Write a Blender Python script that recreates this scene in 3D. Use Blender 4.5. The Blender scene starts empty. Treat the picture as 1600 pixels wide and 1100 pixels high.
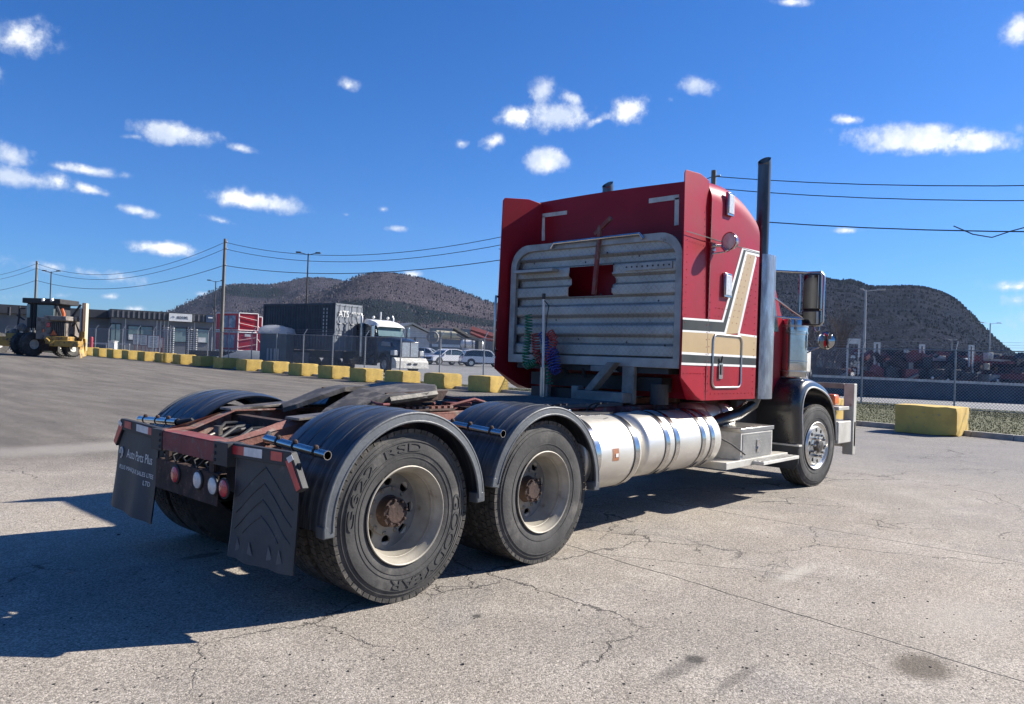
import bpy, bmesh, math, random
from math import sin, cos, pi, radians, atan2, sqrt, tan
from mathutils import Vector, Matrix, noise
random.seed(7)
S = bpy.context.scene
COL = S.collection
# ------------------------------------------------------------------ camera
CX, CY, CZ, YAW, PIT, ROL, FPX = -3.0341, -4.7581, 1.5054, 0.7319, 0.008, 0.0355, 1183.47
FW = Vector((cos(YAW)*cos(PIT), sin(YAW)*cos(PIT), sin(PIT)))
RT0 = Vector((sin(YAW), -cos(YAW), 0)); UP0 = RT0.cross(FW)
RT = RT0*cos(ROL) + UP0*sin(ROL); UP = -RT0*sin(ROL) + UP0*cos(ROL)
cam = bpy.data.objects.new('camera', bpy.data.cameras.new('camera')); COL.objects.link(cam)
m3 = Matrix((RT, UP, -FW)).transposed()
cam.matrix_world = Matrix.Translation((CX, CY, CZ)) @ m3.to_4x4()
cam.data.sensor_fit = 'HORIZONTAL'; cam.data.sensor_width = 36; cam.data.lens = FPX/1600*36
cam.data.clip_start = .05; cam.data.clip_end = 20000
S.camera = cam
# ------------------------------------------------------------------ view, sun, world
S.view_settings.view_transform = 'Standard'; S.view_settings.look = 'None'
S.view_settings.exposure = 1.08; S.view_settings.gamma = 1; S.view_settings.use_curve_mapping = False
SUNV = Vector((1.284, -.676, 1)).normalized()
sl = bpy.data.lights.new('sun', 'SUN'); sl.energy = 5.0; sl.angle = radians(.5); sl.color = (1, .94, .85)
so = bpy.data.objects.new('sun', sl); COL.objects.link(so)
so.rotation_euler = SUNV.to_track_quat('Z', 'Y').to_euler(); so.location = (10, -10, 30)

def ray(px, py):
    return FW + RT*(px-800)/FPX + UP*(550-py)/FPX
def PX(px, py, X):
    d = ray(px, py); t = (X-CX)/d.x; return Vector((CX, CY, CZ)) + d*t
def PY(px, py, Y):
    d = ray(px, py); t = (Y-CY)/d.y; return Vector((CX, CY, CZ)) + d*t
def PD(px, py, w):
    """real place seen in a given direction at a given distance (m) in front of the camera"""
    return Vector((CX, CY, CZ)) + ray(px, py)*w

# ---- node helper
class NT:
    def __init__(s, tree): s.t = tree; s.N = tree.nodes; s.L = tree.links
    def n(s, typ, **kw):
        nd = s.N.new(typ)
        ins = kw.pop('ins', {})
        for k, v in kw.items(): setattr(nd, k, v)
        for k, v in ins.items():
            if hasattr(v, 'is_linked') or isinstance(v, bpy.types.NodeSocket): s.L.new(v, nd.inputs[k])
            else: nd.inputs[k].default_value = v
        return nd
    def m(s, op, a, b=0.0, c=0.0, clamp=False):
        nd = s.N.new('ShaderNodeMath'); nd.operation = op; nd.use_clamp = clamp
        for i, v in enumerate((a, b, c)):
            if isinstance(v, bpy.types.NodeSocket): s.L.new(v, nd.inputs[i])
            else: nd.inputs[i].default_value = v
        return nd.outputs[0]
    def mix(s, f, a, b, blend='MIX'):
        nd = s.N.new('ShaderNodeMix'); nd.data_type = 'RGBA'; nd.blend_type = blend
        for k, v in ((0, f), (6, a), (7, b)):
            if isinstance(v, bpy.types.NodeSocket): s.L.new(v, nd.inputs[k])
            else: nd.inputs[k].default_value = (v if k == 0 else (*v[:3], 1))
        return nd.outputs[2]
    def mr(s, v, a, b, c=0.0, d=1.0, typ='SMOOTHSTEP'):
        nd = s.N.new('ShaderNodeMapRange'); nd.interpolation_type = typ
        for i, x in enumerate((v, a, b, c, d)):
            if isinstance(x, bpy.types.NodeSocket): s.L.new(x, nd.inputs[i])
            else: nd.inputs[i].default_value = x
        return nd.outputs[0]
    def noise(s, vec, scale, detail=4, rough=.55, dist=0.0):
        nd = s.n('ShaderNodeTexNoise', ins={'Scale': scale, 'Detail': detail, 'Roughness': rough, 'Distortion': dist})
        if vec is not None: s.L.new(vec, nd.inputs['Vector'])
        return nd
    def link(s, a, b): s.L.new(a, b)

# ---- world: sky texture + clouds placed by direction
W = bpy.data.worlds.new('World'); S.world = W; W.use_nodes = True
t = NT(W.node_tree); t.N.clear()
sky = t.n('ShaderNodeTexSky'); sky.sky_type = 'NISHITA'; sky.sun_disc = False
sky.sun_elevation = math.asin(SUNV.z); sky.sun_rotation = atan2(SUNV.x, SUNV.y)
sky.air_density = 1.0; sky.dust_density = .35; sky.ozone_density = 3.0; sky.altitude = 200
tc = t.n('ShaderNodeTexCoord'); gen = tc.outputs['Generated']
sep = t.n('ShaderNodeSeparateXYZ', ins={0: gen})
az = t.m('ARCTAN2', sep.outputs[1], sep.outputs[0]); el = t.m('ARCSINE', sep.outputs[2])
nzA = t.noise(gen, 12, 9, .66); nzB = t.noise(gen, 34, 7, .68)
nz = t.m('ADD', t.m('MULTIPLY', t.m('SUBTRACT', nzA.outputs[0], .5), 2.0), t.m('MULTIPLY', t.m('SUBTRACT', nzB.outputs[0], .5), 1.7))
CL = [  # px, py, half width, half height, tilt(deg), density
 (30,58,52,34,0,1.0),(272,208,70,19,-6,1.0),(205,213,26,6,0,.6),(375,232,24,8,-10,.7),(20,245,34,20,-20,.8),(35,278,95,20,-10,1.0),(140,296,40,10,-16,.8),
 (140,267,46,9,-8,.75),(213,329,38,10,-12,.8),(385,313,86,18,-8,1.05),(430,320,34,14,0,.9),(340,343,38,9,-14,.75),(250,386,56,13,-4,1.0),
 (85,418,55,14,-5,.6),(150,428,80,14,-8,.6),(95,462,30,8,0,.6),(170,463,16,6,0,.6),(20,465,50,14,0,.45),(212,483,20,6,0,.5),(545,133,16,9,-20,.45),(540,335,8,4,0,.5),
 (598,327,10,4,0,.5),(619,357,20,7,0,.85),(645,429,16,7,0,.9),(318,459,20,6,0,.8),(850,142,26,24,-20,.85),(890,150,30,14,-20,.8),(868,182,60,26,0,1.05),(815,180,42,16,10,.8),(770,222,22,13,20,.8),
 (855,249,36,20,0,1.15),(720,224,13,8,0,.6),(985,170,34,22,30,.9),(935,188,24,9,20,.7),(1085,132,34,20,0,.95),(1048,157,12,8,-40,.6),(1230,2,34,8,0,.9),
 (1590,42,32,28,60,.95),(1327,187,26,9,0,.85),(1425,218,100,28,-2,1.15),(1520,224,70,18,0,1.0),(1390,212,50,22,0,.9),(1322,360,22,6,0,.7),(1580,448,44,9,0,.45),(1560,500,70,20,0,.4),(1600,470,40,12,0,.4),
 (-60,120,60,30,0,1.0),(-160,260,120,24,0,1.0),(-120,400,120,24,0,.9),(1700,200,80,24,0,1.0),(1780,380,120,18,0,.8),(1900,90,90,34,0,1.0)]
acc = None
azel = t.n('ShaderNodeCombineXYZ', ins={0: t.m('MULTIPLY', az, -1.0), 1: el}).outputs[0]
for (px, py, hw, hh, tl, dn) in CL:
    d = ray(px, py).normalized(); a0 = atan2(d.y, d.x); e0 = math.asin(d.z)
    k = 1/FPX*cos(atan2(px-800, FPX))
    d2 = ray(px+20*cos(radians(tl)), py-20*sin(radians(tl))).normalized(); rot = atan2(math.asin(d2.z)-e0, -(atan2(d2.y, d2.x)-a0)*cos(e0))
    mp = t.n('ShaderNodeMapping', vector_type='TEXTURE', ins={'Vector': azel, 'Location': (-a0, e0, 0), 'Rotation': (0, 0, rot), 'Scale': (hw*k/cos(e0), hh*k, 1)})
    ln = t.n('ShaderNodeVectorMath', operation='LENGTH', ins={0: mp.outputs[0]}).outputs['Value']
    f = t.m('MULTIPLY_ADD', ln, -dn, 1.12*dn)
    acc = f if acc is None else t.m('MAXIMUM', acc, f)
dens = t.mr(t.m('ADD', acc, nz), .08, .98)
dens = t.m('MULTIPLY', dens, t.mr(acc, -.45, .15))
shade = t.noise(gen, 14, 5, .6)
ccol = t.mix(t.m('MULTIPLY', t.mr(shade.outputs[0], .36, .60), t.mr(dens, .2, 1)), (7.0, 7.9, 9.6), (12.2, 12.2, 12.0))
tint = t.mix(1.0, sky.outputs[0], (.60,.87,1.36), 'MULTIPLY')
hs = t.n('ShaderNodeHueSaturation', ins={'Hue': .5, 'Saturation': 1.12, 'Value': 1.0, 'Color': tint})
mx = t.mix(t.m('MULTIPLY', dens, .93), hs.outputs[0], ccol)
bg = t.n('ShaderNodeBackground', ins={'Color': mx, 'Strength': .05})
wo = t.n('ShaderNodeOutputWorld', ins={'Surface': bg.outputs[0]})
W.cycles.sampling_method = 'MANUAL'; W.cycles.sample_map_resolution = 512

# ------------------------------------------------------------------ materials
def mat(name, c1, c2=None, rough=.6, metal=0.0, ns=3.0, lo=.35, hi=.65, bump=0.0, bs=40, coat=0.0, rv=.12, c3=None, ns3=14, t3=(.62,.72), stretch=(1,1,1), spec=.5, bd=.01, det=5):
    m = bpy.data.materials.new(name); m.use_nodes = True; t = NT(m.node_tree)
    b = t.N['Principled BSDF']; tc = t.n('ShaderNodeTexCoord')
    mp = t.n('ShaderNodeMapping', ins={'Vector': tc.outputs['Object'], 'Scale': stretch}); v = mp.outputs[0]
    c2 = c2 or tuple(x*.8 for x in c1)
    n1 = t.noise(v, ns, det, .6)
    col = t.mix(t.mr(n1.outputs[0], lo, hi), c1, c2)
    if c3:
        n3 = t.noise(v, ns3, 6, .65); col = t.mix(t.mr(n3.outputs[0], *t3), col, c3)
    t.link(col, b.inputs['Base Color'])
    rr = t.m('ADD', t.m('MULTIPLY', t.m('SUBTRACT', n1.outputs[0], .5), rv*3), rough, clamp=True)
    t.link(rr, b.inputs['Roughness']); b.inputs['Metallic'].default_value = metal
    b.inputs['Coat Weight'].default_value = coat; b.inputs['Coat Roughness'].default_value = .12
    b.inputs['Specular IOR Level'].default_value = spec
    if bump:
        n2 = t.noise(v, bs, 5, .6)
        bp = t.n('ShaderNodeBump', ins={'Strength': bump, 'Distance': bd, 'Height': n2.outputs[0]})
        t.link(bp.outputs[0], b.inputs['Normal'])
    return m
M = {}
M['red'] = mat('red_paint', (.31,.006,.015), (.24,.005,.012), .40, 0, 1.5, bump=.06, bs=6, coat=.05, spec=.22, c3=(.30,.05,.05), ns3=22, t3=(.70,.85), bd=.02)
M['red_dark'] = mat('weathered_red_frame_paint', (.20,.045,.045), (.13,.035,.032), .75, 0, 6, bump=.3, bs=60, c3=(.16,.13,.11), ns3=12, t3=(.5,.68))
M['rust'] = mat('rusty_pink_frame', (.27,.12,.095), (.16,.07,.055), .85, 0, 5, bump=.4, bs=50, c3=(.30,.24,.20), ns3=8, t3=(.5,.66))
M['rustdk'] = mat('dark_rust', (.065,.038,.030), (.038,.025,.021), .85, .2, 9, bump=.4, bs=60, c3=(.13,.085,.065), ns3=20, t3=(.55,.7))
M['greasy'] = mat('greasy_steel', (.20,.175,.15), (.10,.09,.08), .5, .35, 6, bump=.3, bs=40, c3=(.04,.035,.03), ns3=6, t3=(.5,.65))
M['gold'] = mat('gold_stripe', (.44,.30,.13), (.38,.26,.11), .4, 0, 2, coat=.4)
M['stripe_dk'] = mat('dark_stripe', (.016,.020,.019), (.024,.028,.027), .5, 0, 3, spec=.3)
M['white'] = mat('white_paint', (.75,.74,.70), (.62,.61,.58), .45, 0, 3, coat=.2)
M['dwhite'] = mat('dirty_white', (.62,.60,.54), (.45,.43,.38), .6, 0, 5, c3=(.3,.27,.22), ns3=10)
M['framealu'] = mat('dull_aluminium_frame', (.34,.335,.32), (.25,.245,.23), .5, .3, 5, c3=(.16,.14,.12), ns3=12)
M['fwmat'] = mat('dusty_greased_steel', (.085,.076,.064), (.055,.05,.045), .62, .1, 5, bump=.3, c3=(.17,.15,.125), ns3=7, t3=(.5,.65))
M['deck'] = mat('dull_dark_deck', (.10,.10,.10), (.07,.07,.07), .85, 0, 5)
M['shield'] = mat('streaked_stainless_shield', (.42,.42,.43), (.27,.27,.28), .32, .85, 7, .4, .6, stretch=(2,2,.5), c3=(.60,.60,.61), ns3=5, bump=.1, bs=5)
M['chrome'] = mat('chrome', (.56,.55,.54), (.42,.41,.40), .17, 1, 4, rv=.05)
M['dchrome'] = mat('dusty_polished_aluminium', (.52,.51,.49), (.40,.39,.37), .34, 1, 3, rv=.1, bump=.03, bs=8)
M['alu'] = mat('oxidised_aluminium_tank', (.66,.63,.57), (.52,.49,.43), .42, .62, 1.6, .3, .7, rv=.12, c3=(.74,.72,.67), ns3=7, t3=(.55,.8), stretch=(1,1,2.5))
M['alum'] = mat('aluminium_wheel', (.70,.69,.65), (.52,.50,.46), .34, .8, 6, rv=.1, c3=(.35,.3,.24), ns3=18)
M['steelrim'] = mat('cream_steel_rim', (.38,.345,.28), (.27,.245,.20), .55, .1, 4, c3=(.18,.13,.09), ns3=9, t3=(.58,.78), bump=.1)
M['disc'] = mat('grimy_wheel_disc', (.24,.22,.19), (.15,.135,.115), .7, .2, 6, c3=(.10,.07,.05), ns3=12, bump=.15)
M['tyre'] = mat('tyre_rubber', (.055,.053,.050), (.035,.034,.033), .78, 0, 5, bump=.25, bs=50, c3=(.12,.112,.10), ns3=4, t3=(.5,.75))
M['tread'] = mat('tread_rubber', (.060,.055,.048), (.032,.030,.028), .9, 0, 12, bump=.5, bs=60, c3=(.13,.115,.095), ns3=20, t3=(.5,.75))
M['letter'] = mat('tyre_lettering', (.030,.029,.028), (.045,.044,.042), .7)
M['fender'] = mat('black_plastic_fender', (.020,.024,.032), (.035,.040,.048), .38, 0, 3, stretch=(1,14,1), bump=.12, bs=9, coat=.15, c3=(.115,.117,.12), ns3=2.5, t3=(.44,.72))
M['fenderrim'] = mat('grey_worn_fender_lip', (.10,.108,.115), (.06,.066,.073), .5, 0, 6, bump=.2, bs=40)
M['black'] = mat('black_paint', (.012,.013,.016), (.02,.021,.024), .3, 0, 3, coat=.5)
M['blackm'] = mat('matte_black', (.022,.022,.024), (.034,.034,.034), .65, 0, 8, bump=.2)
M['flap'] = mat('rubber_mudflap', (.030,.032,.035), (.050,.052,.055), .6, 0, 5, bump=.2, bs=30, c3=(.10,.10,.10), ns3=9, t3=(.6,.8))
M['grey'] = mat('weathered_grey_steel', (.26,.25,.23), (.17,.165,.155), .65, .2, 5, bump=.15, c3=(.12,.10,.08), ns3=10)
M['bumper'] = mat('dirty_painted_bumper', (.52,.50,.44), (.38,.36,.31), .55, .1, 3, bump=.1, c3=(.25,.21,.16), ns3=8)
M['galv'] = mat('galvanised_steel', (.36,.37,.38), (.28,.29,.30), .5, .6, 5, bump=.05)
M['amber'] = mat('amber_lens', (.75,.16,.02), (.6,.12,.02), .25, 0, 8, coat=.5)
M['redlens'] = mat('red_lens', (.55,.02,.03), (.42,.015,.02), .25, 0, 30, coat=.6, bump=.3, bs=200)
M['whitelens'] = mat('clear_lens', (.62,.62,.60), (.48,.48,.47), .2, 0, 30, coat=.6, bump=.3, bs=200)
M['tapered'] = mat('red_reflective_tape', (.50,.03,.035), (.38,.02,.03), .4, 0, 12, coat=.3)
M['tapewh'] = mat('white_reflective_tape', (.66,.67,.68), (.52,.53,.54), .4, 0, 12, coat=.3)
M['stack'] = mat('heat_stained_exhaust', (.11,.11,.11), (.06,.06,.06), .34, .9, 3, stretch=(1,1,.4), c3=(.17,.165,.16), ns3=6)
M['glass'] = mat('dark_glass', (.03,.045,.05), (.04,.06,.065), .06, 0, 2, coat=.6, rv=.02)
M['winglass'] = mat('window_glass', (.13,.20,.20), (.20,.28,.28), .08, 0, .6, coat=.5, rv=.02)
M['mirror'] = mat('mirror_glass', (.38,.39,.41), (.38,.39,.41), .02, 1, 1, rv=0)
M['yellow'] = mat('worn_yellow_paint', (.62,.42,.10), (.50,.335,.085), .8, 0, 2.2, bump=.35, bs=25, c3=(.30,.26,.19), ns3=9, t3=(.60,.70))
M['concrete'] = mat('concrete', (.38,.36,.32), (.27,.255,.23), .9, 0, 3, bump=.3, bs=30)
M['wood'] = mat('grey_wood_pole', (.20,.18,.145), (.13,.115,.09), .9, 0, 3, stretch=(6,6,.4), bump=.3)
M['wire'] = mat('black_cable', (.015,.015,.017), None, .6)
M['container'] = mat('dark_blue_grey_container_paint', (.030,.042,.055), (.022,.032,.042), .55, 0, 1.5, bump=.1, c3=(.06,.07,.08), ns3=4)
M['contdoor'] = mat('grey_container_door', (.17,.19,.215), (.13,.145,.17), .55, 0, 2)
M['toilet'] = mat('grey_plastic', (.11,.125,.13), (.085,.095,.10), .6, 0, 2)
M['kred'] = mat('bright_red_steel', (.48,.018,.03), (.40,.015,.025), .5, 0, 1)
M['dred'] = mat('faded_red_steel', (.19,.035,.035), (.12,.028,.028), .6, 0, 1.2, c3=(.06,.03,.03), ns3=3)
M['blueimg'] = mat('blue_grey_poster', (.12,.16,.24), (.28,.33,.40), .4, 0, 1.6, lo=.45, hi=.55)
M['clad'] = mat('grey_metal_cladding', (.16,.165,.17), (.13,.135,.14), .5, .2, .6)
M['fascia'] = mat('dark_metal_fascia', (.040,.042,.046), (.055,.057,.062), .5, .2, .5)
M['fasciaL'] = mat('fascia_rib', (.14,.14,.145), None, .5, .2)
M['grader'] = mat('dirty_yellow_machine_paint', (.42,.25,.04), (.30,.18,.04), .6, 0, 1.5, c3=(.10,.075,.05), ns3=4, t3=(.5,.65))
M['beige'] = mat('dirty_grey_beige_panel', (.22,.19,.165), (.15,.13,.11), .7, 0, 2, c3=(.08,.06,.05), ns3=4, t3=(.5,.65))
M['orange'] = mat('orange_paint', (.55,.12,.03), None, .6)
M['carwhite'] = mat('white_car_paint', (.74,.75,.77), (.70,.71,.73), .25, 0, 1, coat=.6)
M['cream'] = mat('cream_tank_paint', (.60,.54,.36), (.5,.45,.31), .5, 0, 1.5)
M['roofg'] = mat('grey_roofing', (.20,.215,.22), (.16,.17,.175), .6, 0, 1)
M['hoseg'] = mat('green_hose', (.02,.20,.10), None, .4)
M['hoser'] = mat('red_hose', (.45,.06,.05), None, .4)
M['hoseb'] = mat('blue_hose', (.05,.07,.32), None, .4)
M['blob'] = mat('black_crumbs', (.02,.02,.02), (.05,.05,.045), .9)
M['twig'] = mat('bare_branches', (.13,.10,.085), (.09,.07,.06), .9)
M['navy'] = mat('navy_sign_paint', (.03,.06,.12), None, .5)
M['sticker'] = mat('brown_sticker', (.34,.14,.06), (.28,.11,.05), .5, 0, 30)
M['dkblue'] = mat('dark_blue_grey_trailer_paint', (.045,.065,.085), (.03,.042,.055), .6, 0, 1.2)
M['cloudgrey'] = mat('light_grey_paint', (.45,.45,.44), (.38,.38,.37), .6, 0, 1)

def milky():
    m = bpy.data.materials.new('milky_white_plastic'); m.use_nodes = True; nt = m.node_tree; b = nt.nodes['Principled BSDF']; b.inputs['Base Color'].default_value = (.8,.8,.8,1); b.inputs['Roughness'].default_value = .4
    tr = nt.nodes.new('ShaderNodeBsdfTranslucent'); tr.inputs[0].default_value = (.85,.85,.85,1); mx = nt.nodes.new('ShaderNodeMixShader'); mx.inputs[0].default_value = .8
    nt.links.new(b.outputs[0], mx.inputs[1]); nt.links.new(tr.outputs[0], mx.inputs[2]); nt.links.new(mx.outputs[0], nt.nodes['Material Output'].inputs[0]); return m
M['milky'] = milky()
def diamond_mat():
    m = bpy.data.materials.new('diamond_plate_aluminium'); m.use_nodes = True; t = NT(m.node_tree); b = t.N['Principled BSDF']
    tc = t.n('ShaderNodeTexCoord'); o = tc.outputs['Object']
    h = None
    for ang in (pi/4, -pi/4):
        mp = t.n('ShaderNodeMapping', ins={'Vector': o, 'Rotation': (ang, 0, 0), 'Scale': (1, 1, 1)})
        sp = t.n('ShaderNodeSeparateXYZ', ins={0: mp.outputs[0]})
        a = t.m('ABSOLUTE', t.m('SINE', t.m('MULTIPLY', sp.outputs[1], 75)))
        c = t.m('ABSOLUTE', t.m('SINE', t.m('MULTIPLY', sp.outputs[2], 150)))
        k = t.m('MULTIPLY', t.mr(a, .35, .9), t.mr(c, .55, .95))
        h = k if h is None else t.m('MAXIMUM', h, k)
    n1 = t.noise(o, 2.5, 5, .6); n2 = t.noise(o, 14, 6, .7)
    col = t.mix(t.mr(n1.outputs[0], .3, .7), (.40,.385,.35), (.27,.26,.235))
    col = t.mix(t.m('MULTIPLY', t.mr(n2.outputs[0], .52, .72), .6), col, (.15,.13,.10))
    col = t.mix(t.m('MULTIPLY', h, .22), col, (.60,.59,.56))
    t.link(col, b.inputs['Base Color']); b.inputs['Metallic'].default_value = .45; b.inputs['Roughness'].default_value = .45
    bp = t.n('ShaderNodeBump', ins={'Strength': .55, 'Distance': .003, 'Height': h}); t.link(bp.outputs[0], b.inputs['Normal'])
    return m
M['diamond'] = diamond_mat()

# ------------------------------------------------------------------ mesh builder
class MB:
    def __init__(s): s.v = []; s.f = []; s.mi = []; s.T = Matrix.Identity(4); s.m = 0
    def add(s, vs, fs):
        o = len(s.v); s.v += [tuple(s.T @ Vector(p)) for p in vs]
        s.f += [tuple(o+i for i in f) for f in fs]; s.mi += [s.m]*len(fs); return s
    def box(s, x0, x1, y0, y1, z0, z1):
        vs = [(x, y, z) for x in (x0, x1) for y in (y0, y1) for z in (z0, z1)]
        return s.add(vs, [(0,1,3,2),(4,6,7,5),(0,4,5,1),(2,3,7,6),(0,2,6,4),(1,5,7,3)])
    def prism(s, poly, ax, a, b):
        """poly in the two other axes (order kept), extruded along ax from a to b"""
        def pt(p, h):
            return (h, p[0], p[1]) if ax == 0 else ((p[0], h, p[1]) if ax == 1 else (p[0], p[1], h))
        n = len(poly); vs = [pt(p, a) for p in poly]+[pt(p, b) for p in poly]
        fs = [tuple(range(n))[::-1], tuple(range(n, 2*n))]+[(i, (i+1)%n, n+(i+1)%n, n+i) for i in range(n)]
        return s.add(vs, fs)
    def tube(s, pts, r, n=10, caps=True, closed=False):
        pts = [Vector(p) for p in pts]; rs = r if isinstance(r, (list, tuple)) else [r]*len(pts)
        vs = []; prev = None; N = len(pts)
        for i, p in enumerate(pts):
            if closed: d = pts[(i+1)%N]-pts[i-1]
            else: d = (pts[min(i+1, N-1)]-pts[max(i-1, 0)])
            d = d.normalized() if d.length > 1e-9 else Vector((0,0,1))
            if prev is None:
                a = Vector((0,0,1)) if abs(d.z) < .9 else Vector((1,0,0)); u = d.cross(a).normalized()
            else:
                u = (prev-d*prev.dot(d)); u = u.normalized() if u.length > 1e-6 else d.orthogonal().normalized()
            prev = u; w = d.cross(u)
            vs += [p+(u*cos(2*pi*k/n)+w*sin(2*pi*k/n))*rs[i] for k in range(n)]
        fs = []
        for i in range(N if closed else N-1):
            j = (i+1) % N
            fs += [(i*n+k, i*n+(k+1)%n, j*n+(k+1)%n, j*n+k) for k in range(n)]
        if caps and not closed: fs += [tuple(range(n))[::-1], tuple((N-1)*n+k for k in range(n))]
        return s.add(vs, fs)
    def lathe(s, prof, n=48, ax=1, closed=False):
        """prof: (r, h) pairs turned about the given axis through the origin"""
        vs = []
        for r, h in prof:
            for k in range(n):
                a = 2*pi*k/n; c, d = r*cos(a), r*sin(a)
                vs.append((c, h, d) if ax == 1 else ((c, d, h) if ax == 2 else (h, c, d)))
        fs = []; P = len(prof)
        for i in range(P if closed else P-1):
            j = (i+1) % P
            fs += [(i*n+k, i*n+(k+1)%n, j*n+(k+1)%n, j*n+k) for k in range(n)]
        return s.add(vs, fs)
    def grid(s, P):
        """P[i][j] points"""
        I, J = len(P), len(P[0])
        return s.add([p for row in P for p in row], [(i*J+j, i*J+j+1, (i+1)*J+j+1, (i+1)*J+j) for i in range(I-1) for j in range(J-1)])
    def ball(s, c, r, n=10, sz=1.0):
        vs = []; h = n//2
        for i in range(h+1):
            for k in range(n):
                a = pi*i/h; b = 2*pi*k/n
                vs.append((c[0]+r*sin(a)*cos(b), c[1]+r*sin(a)*sin(b), c[2]+r*sz*cos(a)))
        return s.add(vs, [(i*n+k, (i+1)*n+k, (i+1)*n+(k+1)%n, i*n+(k+1)%n) for i in range(h) for k in range(n)])
    def mesh(s, name, mats, smooth=True, ang=35):
        me = bpy.data.meshes.new(name); me.from_pydata(s.v, [], s.f)
        for m in (mats if isinstance(mats, (list, tuple)) else [mats]): me.materials.append(m)
        if any(s.mi): me.polygons.foreach_set('material_index', s.mi)
        bm = bmesh.new(); bm.from_mesh(me); bmesh.ops.recalc_face_normals(bm, faces=bm.faces); bm.to_mesh(me); bm.free()
        if smooth: me.shade_smooth(); me.set_sharp_from_angle(angle=radians(ang))
        return me
    def build(s, name, mats, parent=None, smooth=True, bevel=0, ang=35, kind=None):
        o = bpy.data.objects.new(name, s.mesh(name, mats, smooth, ang)); COL.objects.link(o)
        if parent is not None: o.parent = parent
        if bevel:
            b = o.modifiers.new('bevel', 'BEVEL'); b.width = bevel; b.segments = 2; b.limit_method = 'ANGLE'; b.angle_limit = radians(40)
            b.harden_normals = False
        if kind: o['kind'] = kind
        return o
def tag(o, label, cat, group=None):
    o['label'] = label; o['category'] = cat
    if group: o['group'] = group
    return o
def thing(name, label, cat, loc=(0,0,0), rz=0, group=None):
    o = bpy.data.objects.new(name, None); COL.objects.link(o); o.location = loc; o.rotation_euler = (0, 0, rz)
    o.empty_display_size = .2
    return tag(o, label, cat, group)
def struct(o): o['kind'] = 'structure'; return o
def kids(o): return [c for c in COL.objects if c.parent == o]
def dup(o, loc=None, rz=None, label=None, parent=None):
    c = o.copy(); COL.objects.link(c)
    if loc is not None: c.location = loc
    if rz is not None: c.rotation_euler = (0, 0, rz)
    if parent is not None: c.parent = parent
    if label: c['label'] = label
    for k in kids(o): dup(k, parent=c)
    return c
_fc = {}
def text(body, size=1.0, ext=.001, res=3):
    """vertices and faces of lettering laid in the XY plane, baseline at y=0"""
    cu = bpy.data.curves.new('lettering', 'FONT'); cu.body = body; cu.size = size; cu.extrude = ext; cu.resolution_u = res
    ob = bpy.data.objects.new('lettering', cu); COL.objects.link(ob)
    dg = bpy.context.evaluated_depsgraph_get(); dg.update()
    me = ob.evaluated_get(dg).to_mesh(); vs = [tuple(v.co) for v in me.vertices]; fs = [tuple(p.vertices) for p in me.polygons]
    ob.evaluated_get(dg).to_mesh_clear(); COL.objects.unlink(ob); bpy.data.objects.remove(ob); bpy.data.curves.remove(cu)
    return vs, fs
def put_text(mb, body, origin, right, up, width, height, ext=.002, bold=0):
    vs, fs = text(body, 1.0, .5); xs = [v[0] for v in vs]; ys = [v[1] for v in vs]
    x0, x1, y0, y1 = min(xs), max(xs), min(ys), max(ys)
    o, R, U = Vector(origin), Vector(right).normalized(), Vector(up).normalized(); N = R.cross(U)
    mb.add([o+R*((v[0]-x0)/(x1-x0)*width)+U*((v[1]-y0)/(y1-y0)*height)+N*(v[2]*2*ext) for v in vs], fs)

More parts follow.
